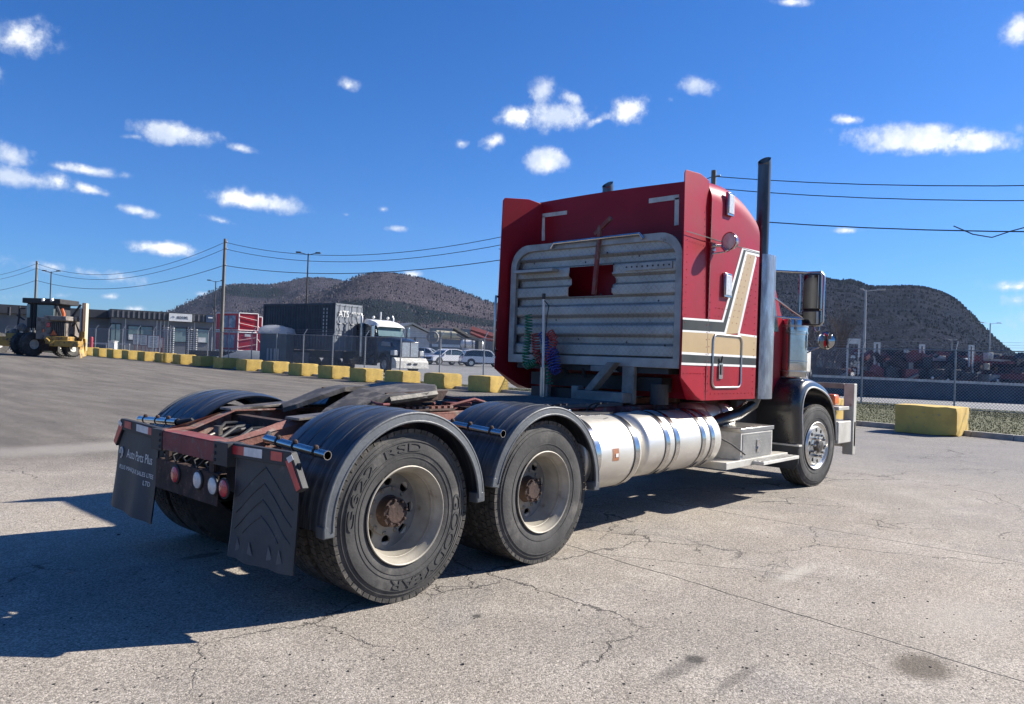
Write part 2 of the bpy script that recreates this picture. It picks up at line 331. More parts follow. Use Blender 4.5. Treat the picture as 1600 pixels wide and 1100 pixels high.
# ------------------------------------------------------------------ ground
def smooth01(x): x = max(0, min(1, x)); return x*x*(3-2*x)
def g(x, y):
    r = max(0.0, (y-26)/32); r = min(r, 1.3) 
    a = r*(.35+.5*max(0, min(1, (20-x)/8)))
    b = .008*max(0, min(x, 90)-24)
    return a+b
def KX(y):      # line of the lot's edge
    if y < 13: return 18.25+.2*y
    return min(20.85+.03*(y-13), 21.4)
def asphalt_mat():
    m = bpy.data.materials.new('weathered_asphalt'); m.use_nodes = True; t = NT(m.node_tree); b = t.N['Principled BSDF']
    tc = t.n('ShaderNodeTexCoord'); o = tc.outputs['Object']
    big = t.noise(o, .22, 5, .6); mid = t.noise(o, 1.3, 6, .65); fine = t.noise(o, 55, 5, .7)
    ag = t.n('ShaderNodeTexVoronoi', ins={'Vector': o, 'Scale': 120.0}); ag2 = t.n('ShaderNodeTexVoronoi', ins={'Vector': o, 'Scale': 250.0})
    agc = t.n('ShaderNodeSeparateColor', ins={0: ag.outputs['Color']})
    agd = t.n('ShaderNodeSeparateColor', ins={0: ag2.outputs['Color']})
    col = t.mix(t.mr(big.outputs[0], .32, .68), (.325,.283,.230), (.255,.226,.192))
    col = t.mix(t.m('MULTIPLY', t.mr(mid.outputs[0], .42, .72), .6), col, (.385,.345,.295))
    pt = t.noise(o, .55, 7, .7, .6)
    col = t.mix(t.m('MULTIPLY', t.mr(pt.outputs[0], .53, .62), .45), col, (.20,.185,.17))
    # worn darker far part of the lot with wheel streaks
    sp = t.n('ShaderNodeSeparateXYZ', ins={0: o})
    ymask = t.mr(t.m('ADD', sp.outputs[1], t.m('MULTIPLY', t.m('SUBTRACT', big.outputs[0], .5), 9)), 3.0, 9.0)
    mp = t.n('ShaderNodeMapping', ins={'Vector': o, 'Scale': (.9, .16, 1), 'Rotation': (0, 0, .5)})
    stk = t.noise(mp.outputs[0], 1.6, 6, .6)
    farc = t.mix(t.mr(stk.outputs[0], .35, .68), (.080,.070,.060), (.145,.130,.110))
    col = t.mix(t.m('MULTIPLY', ymask, .85), col, farc)
    xm = t.m('MULTIPLY', t.mr(sp.outputs[0], 5.0, 12.0), t.m('SUBTRACT', 1.0, ymask))
    col = t.mix(t.m('MULTIPLY', xm, .65), col, (.155,.15,.148))
    # aggregate
    v1 = t.mr(agc.outputs[0], 0, 1,  .56, 1.52, 'LINEAR'); v2 = t.mr(agd.outputs[0], 0, 1, .78, 1.22, 'LINEAR')
    vv = t.m('MULTIPLY', t.m('MULTIPLY', v1, v2), t.mr(fine.outputs[0], .3, .7, .80, 1.16))
    mc = t.n('ShaderNodeCombineColor', ins={0: vv, 1: vv, 2: vv}); col = t.mix(1.0, col, mc.outputs[0], 'MULTIPLY')
    # cracks
    dn = t.noise(o, 2.2, 6, .65)
    dv = t.n('ShaderNodeVectorMath', operation='MULTIPLY_ADD', ins={0: dn.outputs['Color'], 1: (.45,.45,0), 2: o})
    def cracks(sc, th, mlo, mhi, ms):
        vo = t.n('ShaderNodeTexVoronoi', feature='DISTANCE_TO_EDGE', ins={'Vector': dv.outputs[0], 'Scale': sc})
        k = t.mr(vo.outputs[0], th*.3, th, 1, 0)
        return t.m('MULTIPLY', k, t.mr(t.noise(o, ms, 2, .5).outputs[0], mlo, mhi))
    ck = t.m('MAXIMUM', cracks(.55, .005, .50, .58, .35), cracks(2.6, .02, .57, .64, .5))
    for (A, B, wd) in (((885,852),(1600,1065),.011), ((1030,783),(1600,880),.011), ((905,862),(1300,905),.006)):
        a = g3(*A); c = g3(*B); d = (c-a); L = d.length; d.normalize()
        rel = t.n('ShaderNodeVectorMath', operation='SUBTRACT', ins={0: dv.outputs[0], 1: (a.x+.225, a.y+.225, 0)})
        rel2 = t.n('ShaderNodeVectorMath', operation='MULTIPLY_ADD', ins={0: dn.outputs['Color'], 1: (-.36,-.36,0), 2: rel.outputs[0]})
        rel3 = t.n('ShaderNodeVectorMath', operation='ADD', ins={0: rel2.outputs[0], 1: (.18,.18,0)})
        al = t.n('ShaderNodeVectorMath', operation='DOT_PRODUCT', ins={0: rel3.outputs[0], 1: (d.x, d.y, 0)}).outputs['Value']
        ac = t.m('ABSOLUTE', t.n('ShaderNodeVectorMath', operation='DOT_PRODUCT', ins={0: rel3.outputs[0], 1: (-d.y, d.x, 0)}).outputs['Value'])
        k = t.m('MULTIPLY', t.mr(ac, wd*.3, wd, 1, 0), t.mr(al, -.4, 0))
        if wd < .01: k = t.m('MULTIPLY', k, t.mr(al, L-.3, L, 1, 0))
        ck = t.m('MAXIMUM', ck, k)
    col = t.mix(t.m('MULTIPLY', ck, .78), col, (.055,.05,.045))
    # oil stain and stains
    def spot(px, py, rx, ry, colr, amt, edge=.35):
        nonlocal col
        a = g3(px, py)
        rel = t.n('ShaderNodeVectorMath', operation='SUBTRACT', ins={0: o, 1: (a.x, a.y, a.z)})
        r3 = t.n('ShaderNodeMapping', ins={'Vector': rel.outputs[0], 'Rotation': (0, 0, .82), 'Scale': (1/rx, 1/ry, 0)})
        ln = t.n('ShaderNodeVectorMath', operation='LENGTH', ins={0: r3.outputs[0]}).outputs['Value']
        ln = t.m('ADD', ln, t.m('MULTIPLY', t.m('SUBTRACT', fine.outputs[0], .5), .9))
        ln = t.m('ADD', ln, t.m('MULTIPLY', t.m('SUBTRACT', dn.outputs[0], .5), .8))
        col = t.mix(t.m('MULTIPLY', t.mr(ln, 1-edge, 1+edge, 1, 0), amt), col, colr)
    spot(1440, 1042, .19, .13, (.075,.058,.04), .75)
    spot(1060, 1045, .20, .05, (.06,.055,.05), .55, .7); spot(1085, 1030, .05, .05, (.04,.038,.034), .8, .6); spot(1150, 1060, .22, .03, (.06,.055,.05), .5, .7)
    spot(1245, 895, .30, .06, (.46,.43,.37), .5, .6)
    spot(318, 868, .16, .05, (.04,.038,.034), .6)
    spot(745, 963, .03, .03, (.04,.038,.034), .8)
    spot(130, 700, 1.8, .5, (.36,.33,.29), .5, .6)
    spot(1500, 965, .5, .25, (.40,.36,.31), .4, .8)
    t.link(col, b.inputs['Base Color']); b.inputs['Roughness'].default_value = .85; b.inputs['Specular IOR Level'].default_value = .3
    hh = t.m('ADD', t.m('MULTIPLY', agc.outputs[1], .6), t.m('MULTIPLY', ag.outputs['Distance'], -.5))
    hh = t.m('ADD', hh, t.m('MULTIPLY', fine.outputs[0], 1.1))
    hh = t.m('SUBTRACT', hh, t.m('MULTIPLY', ck, 2.5))
    bp = t.n('ShaderNodeBump', ins={'Strength': .75, 'Distance': .006, 'Height': hh}); t.link(bp.outputs[0], b.inputs['Normal'])
    return m
def g3(px, py):
    d = ray(px, py); k = -CZ/d.z; return Vector((CX, CY, CZ))+d*k
M['asphalt'] = asphalt_mat()
M['gravel'] = mat('grey_gravel_road', (.24,.235,.225), (.18,.178,.17), .9, 0, .5, bump=.3, bs=20, c3=(.30,.295,.285), ns3=1.2)
M['field'] = mat('dry_field', (.10,.09,.05), (.075,.07,.045), .95, 0, .02, c3=(.13,.11,.075), ns3=.05)
M['turf'] = mat('worn_turf', (.058,.064,.020), (.085,.082,.030), .95, 0, 1.6, bump=.5, bs=30, c3=(.11,.095,.045), ns3=3)
def axis(lo, hi, dense0, dense1, step, grow=1.35):
    xs = []; x = dense0
    while x < dense1: xs.append(x); x += step
    xs.append(dense1); s = step; x = dense1
    while x < hi: s *= grow; x += s; xs.append(min(x, hi))
    s = step; x = dense0
    while x > lo: s *= grow; x -= s; xs.insert(0, max(x, lo))
    return xs
X0 = axis(-6000, 6000, -20, 100, 5); Y0 = axis(-6000, 6000, -30, 100, 5)
gm = MB(); gm.grid([[(x, y, g(x, y)-.22) for y in Y0] for x in X0]); struct(gm.build('ground', M['field'], smooth=False))
ys = [-60+2*i for i in range(101)]
lm = MB(); lm.grid([[(KX(y)*(1-f)-60*f, y, g(KX(y)*(1-f)-60*f, y)) for f in (0,.02,.05,.1,.15,.2,.25,.3,.35,.4,.5,.6,.8,1)] for y in ys])
struct(lm.build('asphalt_lot', M['asphalt'], smooth=False))
FXA = 22.6
def FX(y):   # fence line
    if y >= 17: return FXA
    if y <= 9: return 30.5
    return FXA+(30.5-FXA)*(17-y)/8
tm = MB(); tm.grid([[(x, y, g(x, y)+.07) for x in [KX(y)+.15+(FX(y)+1.6-KX(y))*i/5 for i in range(6)]] for y in ys])
struct(tm.build('grass_verge', M['turf'], smooth=False))
rm = MB(); rm.grid([[(FX(y)+1.5+(190-FX(y))*(i/14)**2, y, g(FX(y)+1.5+(190-FX(y))*(i/14)**2, y)+.012) for i in range(15)] for y in [-100+4*i for i in range(76)]])
struct(rm.build('gravel_yard', M['gravel'], smooth=False))
km = MB()
for i in range(90):
    y0 = -26+i*.9; y1 = y0+.885
    km.add([(KX(y0), y0, g(KX(y0), y0)-.05), (KX(y0)+.17, y0, g(KX(y0), y0)-.05), (KX(y0)+.16, y0, g(KX(y0), y0)+.13), (KX(y0)+.015, y0, g(KX(y0), y0)+.13),
            (KX(y1), y1, g(KX(y1), y1)-.05), (KX(y1)+.17, y1, g(KX(y1), y1)-.05), (KX(y1)+.16, y1, g(KX(y1), y1)+.13), (KX(y1)+.015, y1, g(KX(y1), y1)+.13)],
           [(0,1,2,3),(4,7,6,5),(0,4,5,1),(1,5,6,2),(2,6,7,3),(3,7,4,0)])
struct(km.build('kerb', M['concrete'], smooth=False))
gb = MB()
M['grass'] = mat('grass_blades', (.075,.085,.022), (.11,.105,.038), .9, 0, .8, c3=(.12,.10,.045), ns3=2)
for i in range(46000):
    y = random.uniform(-9, 10) if i < 38000 else random.uniform(16, 30); x = random.uniform(KX(y)+.2, FX(y)+1.4)
    z = g(x, y)+.06; h = random.uniform(.02, .05); a = random.uniform(0, 6.3); w = .02
    gb.add([(x-w*cos(a), y-w*sin(a), z), (x+w*cos(a), y+w*sin(a), z), (x+random.uniform(-.03,.03), y+random.uniform(-.03,.03), z+h)], [(0,1,2)])
o = gb.build('grass', M['grass'], smooth=False, kind='stuff'); tag(o, 'short dull green grass between the lot kerb and the fence', 'grass')
# loose crumbs of asphalt
cb = MB()
for i in range(420):
    px = random.uniform(0, 1600); py = 640+460*sqrt(random.random()); p = g3(px, py)
    if abs(p.x) > 14: continue
    r = random.uniform(.002, .007)*(1.9 if random.random() < .03 else 1); k = random.uniform(.4, .8)
    vs = [(p.x+r*sin(a)*random.uniform(.7,1.3), p.y+r*cos(a)*random.uniform(.7,1.3), p.z+zz*r*k) for zz in (-.2, .9) for a in (0,1.57,3.14,4.71)]
    cb.add(vs, [(0,1,2,3),(4,7,6,5),(0,4,5,1),(1,5,6,2),(2,6,7,3),(3,7,4,0)])
o = cb.build('loose_stones', M['blob'], smooth=False, kind='stuff'); tag(o, 'small dark crumbs of asphalt scattered over the pale lot', 'stones')

# ------------------------------------------------------------------ mountains
def mountain(name, prof, D, base, seed, colA, colB, dark_patches=None, rough=1.0):
    n1 = NT; m = bpy.data.materials.new(name+'_woods'); m.use_nodes = True; t = NT(m.node_tree); b = t.N['Principled BSDF']
    tc = t.n('ShaderNodeTexCoord'); o = tc.outputs['Object']
    a = t.noise(o, .004, 6, .65); c = t.noise(o, .02, 6, .7); d = t.n('ShaderNodeTexVoronoi', ins={'Vector': o, 'Scale': .2})
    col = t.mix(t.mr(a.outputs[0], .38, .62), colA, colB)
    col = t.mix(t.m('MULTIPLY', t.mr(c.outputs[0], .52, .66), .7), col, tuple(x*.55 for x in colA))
    sc = t.n('ShaderNodeSeparateColor', ins={0: d.outputs['Color']})
    vv = t.mr(sc.outputs[0], 0, 1, .6, 1.4, 'LINEAR')
    cc = t.n('ShaderNodeCombineColor', ins={0: vv, 1: vv, 2: vv}); col = t.mix(1.0, col, cc.outputs[0], 'MULTIPLY')
    if dark_patches:  # darker blue-green ellipses with ragged edges on the slope
        for (p, rx, ry) in dark_patches:
            rel = t.n('ShaderNodeVectorMath', operation='SUBTRACT', ins={0: o, 1: (p.x, p.y, p.z)})
            sp = t.n('ShaderNodeSeparateXYZ', ins={0: rel.outputs[0]})
            lat = t.m('ADD', t.m('MULTIPLY', sp.outputs[0], RT.x), t.m('MULTIPLY', sp.outputs[1], RT.y))
            q = t.m('ADD', t.m('POWER', t.m('ABSOLUTE', t.m('DIVIDE', lat, rx)), 2.0), t.m('POWER', t.m('ABSOLUTE', t.m('DIVIDE', t.m('ADD', sp.outputs[2], t.m('MULTIPLY', lat, .12)), ry)), 2.0))
            q = t.m('ADD', q, t.m('MULTIPLY', t.m('SUBTRACT', c.outputs[0], .5), 1.4))
            col = t.mix(t.m('MULTIPLY', t.mr(q, .7, 1.2, 1, 0), .9), col, (.012,.02,.026))
    t.link(col, b.inputs['Base Color']); b.inputs['Roughness'].default_value = 1; b.inputs['Specular IOR Level'].default_value = 0
    h = t.m('ADD', t.m('MULTIPLY', d.outputs['Distance'], -.6), c.outputs[0])
    bp = t.n('ShaderNodeBump', ins={'Strength': 1.0, 'Distance': 8.0, 'Height': h}); t.link(bp.outputs[0], b.inputs['Normal'])
    mb = MB(); rows = []
    xs = [i*1.0 for i in range(int(prof[0][0]), int(prof[-1][0])+1, 5)]
    def py_at(x):
        for (x0, y0), (x1, y1) in zip(prof, prof[1:]):
            if x0 <= x <= x1: return y0+(y1-y0)*(x-x0)/(x1-x0)
        return prof[-1][1]
    NR = 46
    for i, x in enumerate(xs):
        yy = (py_at(x-6)+py_at(x+6)+2*py_at(x))/4; row = []
        top = PD(x, yy, D); H = max(top.z, 1); d2 = Vector((top.x-CX, top.y-CY)); dl = d2.length; d2 /= dl
        for k in range(NR):
            f = k/(NR-1)*1.6; r = dl*(base+(1-base)*f) if f <= 1 else dl*(1+(f-1)*.9)
            X, Y = CX+d2.x*r, CY+d2.y*r
            hh = smooth01(f) if f <= 1 else 1-.9*smooth01((f-1)/.6)
            hh = hh**.85 if hh > 0 else 0
            nn = noise.fractal(Vector((X*.0032+seed, Y*.0032, 0)), 1.0, 2.1, 6)*.16+noise.fractal(Vector((X*.018, Y*.018, seed)), 1, 2, 3)*.025
            w = sin(pi*min(1, f)) if f <= 1 else sin(pi*min(1, (f-1)/.6))
            z = H*(hh+nn*w*rough)*(r/dl if f <= 1 else 1)
            if f < 1: z = min(z, (H-CZ)*r/dl*.995+CZ)
            if f > 1: z = min(z, H*.997)
            row.append((X, Y, z-2 if k == 0 else z))
        rows.append(row)
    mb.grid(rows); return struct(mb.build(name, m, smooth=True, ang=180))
L0 = [(-300,522),(60,507),(200,505),(262,488),(300,470),(330,457),(352,446),(375,443),(400,444),(425,444),(445,441),(470,434),(500,433),(530,438),(560,446),(600,458),(700,485),(800,505)]
L1 = [(250,520),(330,500),(400,484),(450,472),(490,460),(515,452),(535,444),(550,437),(565,431),(580,427),(600,425),(625,428),(650,433),(680,441),(710,452),(740,464),(760,471),(790,478),(830,474),(900,462),(1000,470),(1100,500),(1180,540),(1240,570)]
R1 = [(860,560),(900,540),(980,500),(1050,465),(1120,440),(1180,428),(1215,424),(1240,424),(1265,426),(1290,434),(1310,438),(1330,437),(1342,440),(1352,446),(1380,448),(1420,447),(1445,449),(1470,456),(1490,466),(1510,483),(1530,505),(1550,525),(1570,543),(1585,554),(1620,566),(1700,575)]
hb = mountain('far_wooded_hills', L0, 3700, .6, 7.7, (.050,.045,.060), (.068,.060,.074), [(PD(385,452,3400), 210, 40)])
ha = mountain('wooded_hills', L1, 2800, .42, 3.1, (.060,.050,.062), (.084,.070,.080), [(PD(590,480,1900), 175, 34), (PD(700,488,1800), 150, 14)])
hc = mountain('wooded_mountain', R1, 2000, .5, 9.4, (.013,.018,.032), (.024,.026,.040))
def hill_trees(hill, n, lo, hi, sd, c1, c2, label):
    r0 = random.Random(sd); me = hill.data; mb = MB(); nv = len(me.vertices); NR = 46; cols = nv//NR
    for i in range(n):
        ci = r0.randrange(cols-1); k = min(28, int(28*r0.random()**.5)) if i % 4 else r0.choice((26,27,28,28,29)); a = me.vertices[ci*NR+k].co; b = me.vertices[(ci+1)*NR+min(k+1, NR-1)].co
        p = Vector((a.x+(b.x-a.x)*r0.random(), a.y+(b.y-a.y)*r0.random(), 0)); p.z = min(a.z, b.z)+abs(a.z-b.z)*.3-1; h = r0.uniform(lo, hi); an = r0.uniform(0, 6.28); w = h*r0.uniform(.28,.5)
        v = Vector((cos(an)*w, sin(an)*w, 0)); mb.add([p-v, p+v, p+Vector((v.x*.5, v.y*.5, h)), p+Vector((-v.x*.6, -v.y*.6, h*.9))], [(0,1,2,3)])
    mt = mat(hill.name+'_trees', c1, c2, .95, 0, .01, spec=0); o = mb.build(hill.name+'_tree_cover', mt, smooth=False, kind='stuff'); tag(o, label, 'trees')
hill_trees(ha, 22000, 3, 7, 1, (.068,.058,.068), (.102,.088,.098), 'leafless woods covering the nearer left hill')
hill_trees(hb, 12000, 4, 9, 2, (.058,.050,.066), (.095,.082,.096), 'leafless woods covering the farther left hill')
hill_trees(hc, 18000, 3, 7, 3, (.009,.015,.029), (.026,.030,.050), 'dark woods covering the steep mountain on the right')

def tree_blob_row(): pass

# ================================================================== THE RED TRACTOR
T = thing('semi_truck', 'red sleeper semi-truck without a trailer, gold and black side stripes, parked on the open lot', 'truck')
# ---- wheels -------------------------------------------------------
def tyre_mesh(drive, lettering):
    mb = MB()
    prof = [(.288,-.030),(.300,-.010),(.330,.000),(.352,.002),(.3525,.0055),(.358,.0055),(.3585,.002),(.385,.006),(.430,.006),(.452,.003),(.4525,.006),(.458,.0055),(.4585,.001),(.474,-.003),(.4745,.000),(.480,-.001),(.4805,-.006),
            (.500,-.012),(.510,-.024)]
    w = .275
    full = prof+[(.511,-.07),(.511,-w+.07)]+[(r, -w-h) for r, h in prof[::-1]]
    mb.lathe([(r, -h) for r, h in full], 96)
    mb.m = 1
    def block(a0, a1, r0, r1, y0, y1, sk=0.0):
        vs = []
        for y, ss in ((y0, -sk), (y1, sk)):
            for a in (a0+ss, a1+ss):
                for r in (r0, r1): vs.append((r*cos(a), y, r*sin(a)))
        mb.add(vs, [(0,1,3,2),(4,6,7,5),(0,4,5,1),(2,3,7,6),(0,2,6,4),(1,5,7,3)])
    if drive:
        N = 60; st = 2*pi/N
        for i in range(N):
            a = i*st
            for y0, y1, off in ((.010,.060,0),(.068,.108,.5),(.115,.160,0),(.167,.207,.5),(.215,.265,0)):
                aa = a+off*st; block(aa+st*.06, aa+st*.94, .500, .525, y0, y1, .012 if off == .5 else -.008)
    else:
        for y0, y1 in ((.012,.058),(.066,.105),(.113,.162),(.170,.209),(.217,.263)):
            mb.lathe([(.505, y0), (.525, y0+.003), (.525, y1-.003), (.505, y1)], 96)
        for i in range(80):
            a = i*2*pi/80
            block(a, a+.03, .505, .5265, .024, .05)
    mb.m = 2
    if lettering:
        for body, a0, span, r0, hh in (('GOODYEAR', 12, 118, .388, .056), ('G622', 186, 58, .392, .050), ('RSD', 116, 40, .392, .050)):
            vs, fs = text(body, 1, .5, 4); xs = [v[0] for v in vs]; yy = [v[1] for v in vs]
            x0, x1, y0, y1 = min(xs), max(xs), min(yy), max(yy); out = []
            for v in vs:
                a = radians(a0-(v[0]-x0)/(x1-x0)*span); r = r0+(v[1]-y0)/(y1-y0)*hh
                out.append((r*cos(a), -.0085-(v[2])*.004, r*sin(a)))
            mb.add(out, fs)
        for k in range(2):
            mb.lathe([(.382+.068*k, -.0045), (.3825+.068*k, -.0085), (.385+.068*k, -.0085), (.3855+.068*k, -.0045)], 96)
    return mb.mesh('tyre', [M['tyre'], M['tread'], M['letter'] if lettering else M['tyre']], ang=30)
def holed_disc(mb, r0, r1, n, hr, hc, y, dep=.015):
    K = 12
    for s in range(n):
        a0 = 2*pi*s/n; h = pi/n; cx = hc
        hole = [(cx+hr*cos(2*pi*k/K+.0001), hr*sin(2*pi*k/K+.0001)) for k in range(K)]
        out = []
        ca, sa = cos(h), sin(h)
        for k in range(K):     # cast from hole centre to the sector's edge
            dx, dz = cos(2*pi*k/K+.0001), sin(2*pi*k/K+.0001); best = 9
            for sg in (1, -1):
                # line through origin at angle sg*h : -sin*x + cos*z = 0
                nx, nz = -sin(sg*h), cos(sg*h); den = nx*dx+nz*dz
                if abs(den) > 1e-6:
                    q = -(nx*cx)/den
                    if q > 0: best = min(best, q)
            for rr in (r0, r1):
                B = cx*dx; Cc = cx*cx-rr*rr; D = B*B-Cc
                if D > 0:
                    for q in (-B-sqrt(D), -B+sqrt(D)):
                        if q > 1e-4: best = min(best, q)
            out.append((cx+dx*best, dz*best))
        def R(p, yy): return (p[0]*cos(a0)-p[1]*sin(a0), yy, p[0]*sin(a0)+p[1]*cos(a0))
        vs = [R(p, y) for p in out]+[R(p, y) for p in hole]+[R(p, y+dep) for p in hole]
        fs = [(k, (k+1)%K, K+(k+1)%K, K+k) for k in range(K)]+[(K+k, K+(k+1)%K, 2*K+(k+1)%K, 2*K+k) for k in range(K)]
        mb.add(vs, fs)
        # fill the sector's four corners
        for rr in (r0, r1):
            for sg in (1, -1):
                c = R((rr*cos(h), sg*rr*sin(h)), y); idx = sorted(range(K), key=lambda k: (Vector(R(out[k], y))-Vector(c)).length)[:2]
                mb.add([c, R(out[idx[0]], y), R(out[idx[1]], y)], [(0,1,2)])
def rim_mesh(mat_, depth=.19):
    mb = MB()
    mb.lathe([(.287,.012),(.301,.004),(.303,-.006),(.298,-.009),(.291,-.005),(.286,.012),(.270,.030),(.262,.060),(.262,.075),(.252,.10),(.246,depth-.02),(.236,depth),(.2,depth+.005)], 72)
    mb.lathe([(.30,.03),(.26,.06),(.255,depth+.02),(.2,depth+.02)], 48)
    return mb.mesh('rim', mat_)
def hub_mesh():
    mb = MB(); holed_disc(mb, .120, .237, 8, .033, .188, .19)
    mb.m = 1
    mb.m = 0; mb.lathe([(.125,.192),(.150,.185),(.150,.172),(.100,.170)], 40); mb.m = 1
    mb.lathe([(.100,.170),(.092,.160),(.084,.128),(.082,.118),(.092,.116),(.092,.102),(.070,.100),(.062,.094),(0,.094)], 40)
    for i in range(8):
        a = i*pi/4+.2; mb.T = Matrix.Translation((.078*cos(a), .05, .078*sin(a)))
        mb.lathe([(.0105,.055),(.0105,.036),(.007,.033),(0,.033)], 6)
    mb.T = Matrix.Identity(4)
    mb.m = 2; mb.lathe([(.237,.27),(0,.27)], 24)
    return mb.mesh('hub', [M['disc'], M['rustdk'], M['blackm']])
def nut_mesh(r=.017, l=.03, m='rustdk'):
    mb = MB(); mb.lathe([(r,0),(r,-l),(r*.6,-l-.004),(0,-l-.004)], 6); return mb.mesh('wheel_nut', M[m], smooth=False)
ty_d, ty_l, ty_f = tyre_mesh(True, False), tyre_mesh(True, True), tyre_mesh(False, False)
rim_s = rim_mesh(M['steelrim']); hub_m = hub_mesh(); nut_m = nut_mesh(.014, .022, 'disc'); nut_c = nut_mesh(.016, .045, 'chrome')
def ob(name, me, parent, loc=(0,0,0), rz=0):
    o = bpy.data.objects.new(name, me); COL.objects.link(o); o.parent = parent; o.location = loc; o.rotation_euler = (0, 0, rz); return o
def drive_wheel(x, y, side, letter=False, spin=0.0, label=None):
    """outer wheel of a pair and the inner tyre; side -1 = right"""
    w = ob('wheel', hub_m, T, (x, y*1.0, .525)); w.rotation_euler = (0, spin, 0 if side < 0 else pi)
    ob('tyre', ty_l if letter else ty_d, w); ob('rim', rim_s, w)
    for i in range(10):
        a = i*pi/5+.1; ob('wheel_nut', nut_m, w, (.138*cos(a), .186, .138*sin(a)))
    inner = ob('tyre', ty_d, w, (0, .315, 0)); inner.rotation_euler = (0, .3, 0)
    return w
for x, sp in ((0, 0.0), (1.32, .6)):
    drive_wheel(x, -1.215, -1, x == 0, sp if x else 0); drive_wheel(x, 1.215, 1, False, sp)
def front_wheel(x, y, side):
    mb = MB()
    holed_disc(mb, .150, .235, 10, .025, .200, -.004, .02)
    mb.lathe([(.235,-.004),(.243,.010),(.262,.03)], 60); mb.lathe([(.150,-.004),(.120,-.012),(.105,-.012)], 40)
    w = ob('wheel', mb.mesh('front_wheel_disc', M['alum']), T, (x, y, .525)); w.rotation_euler = (0, .2, radians(-6.5)+(0 if side < 0 else pi))
    ob('tyre', ty_f, w)
    mb = MB(); mb.lathe([(.287,.012),(.301,.004),(.303,-.006),(.298,-.009),(.291,-.005),(.284,.012),(.266,.022),(.255,.028)], 72); ob('rim', mb.mesh('rim', M['alum']), w)
    mb = MB(); mb.lathe([(.105,-.01),(.085,-.02),(.080,-.045),(.070,-.058),(.04,-.064),(0,-.065)], 40); mb.m = 1; mb.lathe([(.26,.05),(0,.05)], 24)
    ob('hub_cap', mb.mesh('hub_cap', [M['greasy'], M['blackm']]), w)
    for i in range(10):
        a = i*pi/5+.1; ob('wheel_nut', nut_c, w, (.138*cos(a), -.01, .138*sin(a)))
front_wheel(6.8225, -1.20, -1); front_wheel(6.8225, 1.20, 1)
# ---- frame --------------------------------------------------------
for sg in (-1, 1):
    mb = MB(); y0 = .43*sg
    P = [(-.80,.93),(-.60,.94),(-.30,1.055),(.30,1.06),(8.0,1.06),(8.0,.80),(-.42,.79),(-.80,.80)]
    mb.prism(P, 1, y0-.004, y0+.004)
    for a, b in (((-.80,.93),(-.60,.94)),((-.60,.94),(-.30,1.055)),((-.30,1.055),(8.0,1.06))):
        yi = y0-.085*sg
        mb.add([(a[0], y0+.006*sg, a[1]), (b[0], y0+.006*sg, b[1]), (b[0], yi, b[1]), (a[0], yi, a[1]), (a[0], y0+.006*sg, a[1]+.009), (b[0], y0+.006*sg, b[1]+.009), (b[0], yi, b[1]+.009), (a[0], yi, a[1]+.009)],
               [(0,1,2,3),(4,7,6,5),(0,4,5,1),(1,5,6,2),(2,6,7,3),(3,7,4,0)])
    mb.box(-.42, 8, min(y0, y0-.085*sg), max(y0, y0-.085*sg), .782, .79)
    mb.build('frame_rail', M['rust'], T)
# wide flared tail plates: rail sides behind the axle read as a sloping pink plate
for sg in (-1, 1):
    mb = MB()
    mb.add([(-.80,.44*sg,.81),(-.80,.44*sg,.925),(-.30,.47*sg,1.03),(.35,.47*sg,1.035),(.35,.44*sg,.80)], [(0,1,2,3,4)])
    mb.add([(-.79,.40*sg,.935),(-.30,.41*sg,1.068),(.35,.41*sg,1.072),(.35,.475*sg,1.035),(-.30,.475*sg,1.03),(-.79,.445*sg,.925)], [(0,1,4,5),(1,2,3,4)])
    mb.build('frame_gusset', M['rust'], T)
mb = MB(); mb.prism([(-.36,.812),(.36,.812),(.365,.935),(-.365,.935)], 0, -.805, -.79)
mb.box(-.805, -.66, -.36, .36, .925, .937); mb.build('end_crossmember', M['red_dark'], T, bevel=.004)
for sg in (-1, 1):
    mb = MB(); mb.box(-.812, -.70, min(.362*sg,.53*sg), max(.362*sg,.53*sg), .80, .94)
    for zz in (.83,.87,.91): mb.ball((-.812, .385*sg, zz), .012, 8)
    mb.build('corner_plate', M['blackm'], T, bevel=.006)
for x in (-.25, .3, .66, 1.02, 1.6, 2.1, 2.6, 3.1): mb = MB(); mb.box(x-.04, x+.04, -.425, .425, .80, 1.03); mb.build('crossmember', M['rustdk'], T, bevel=.004)
# light panel under the tail
mb = MB(); yc = [-.40, .47]
mb.box(-.795, -.788, yc[0], yc[1], .545, .735); mb.box(-.795, -.74, yc[0], yc[1], .735, .742)
for a, b in ((-.30,.80),(.32,.80)): mb.box(-.79, -.77, a-.03, a+.03, .73, b+.02)
lp = mb.build('light_panel', M['rustdk'], T, bevel=.002)
for px, py, mm in ((275,741,'redlens'),(310,750,'whitelens'),(333.6,759,'whitelens'),(351,763,'redlens')):
    c = PX(px, py, -.80); mb = MB(); mb.T = Matrix.Translation(c)
    mb.lathe([(.062,.002),(.062,-.006),(.054,-.010),(.053,-.004)], 28, 0); mb.m = 1
    mb.lathe([(.053,-.003),(.050,-.012),(.035,-.019),(0,-.022)], 28, 0)
    mb.build('tail_light', [M['blackm'], M[mm]], T)
# two round blind holes and hanging wires
mb = MB()
for i in range(5):
    y = -.3+i*.15; mb.tube([(-.76, y, .80), (-.79, y+.04, .765-.02*(i%2)), (-.77, y+.12, .78), (-.70, y+.16, .80)], .005, 6)
mb.build('wire', M['blackm'], T)
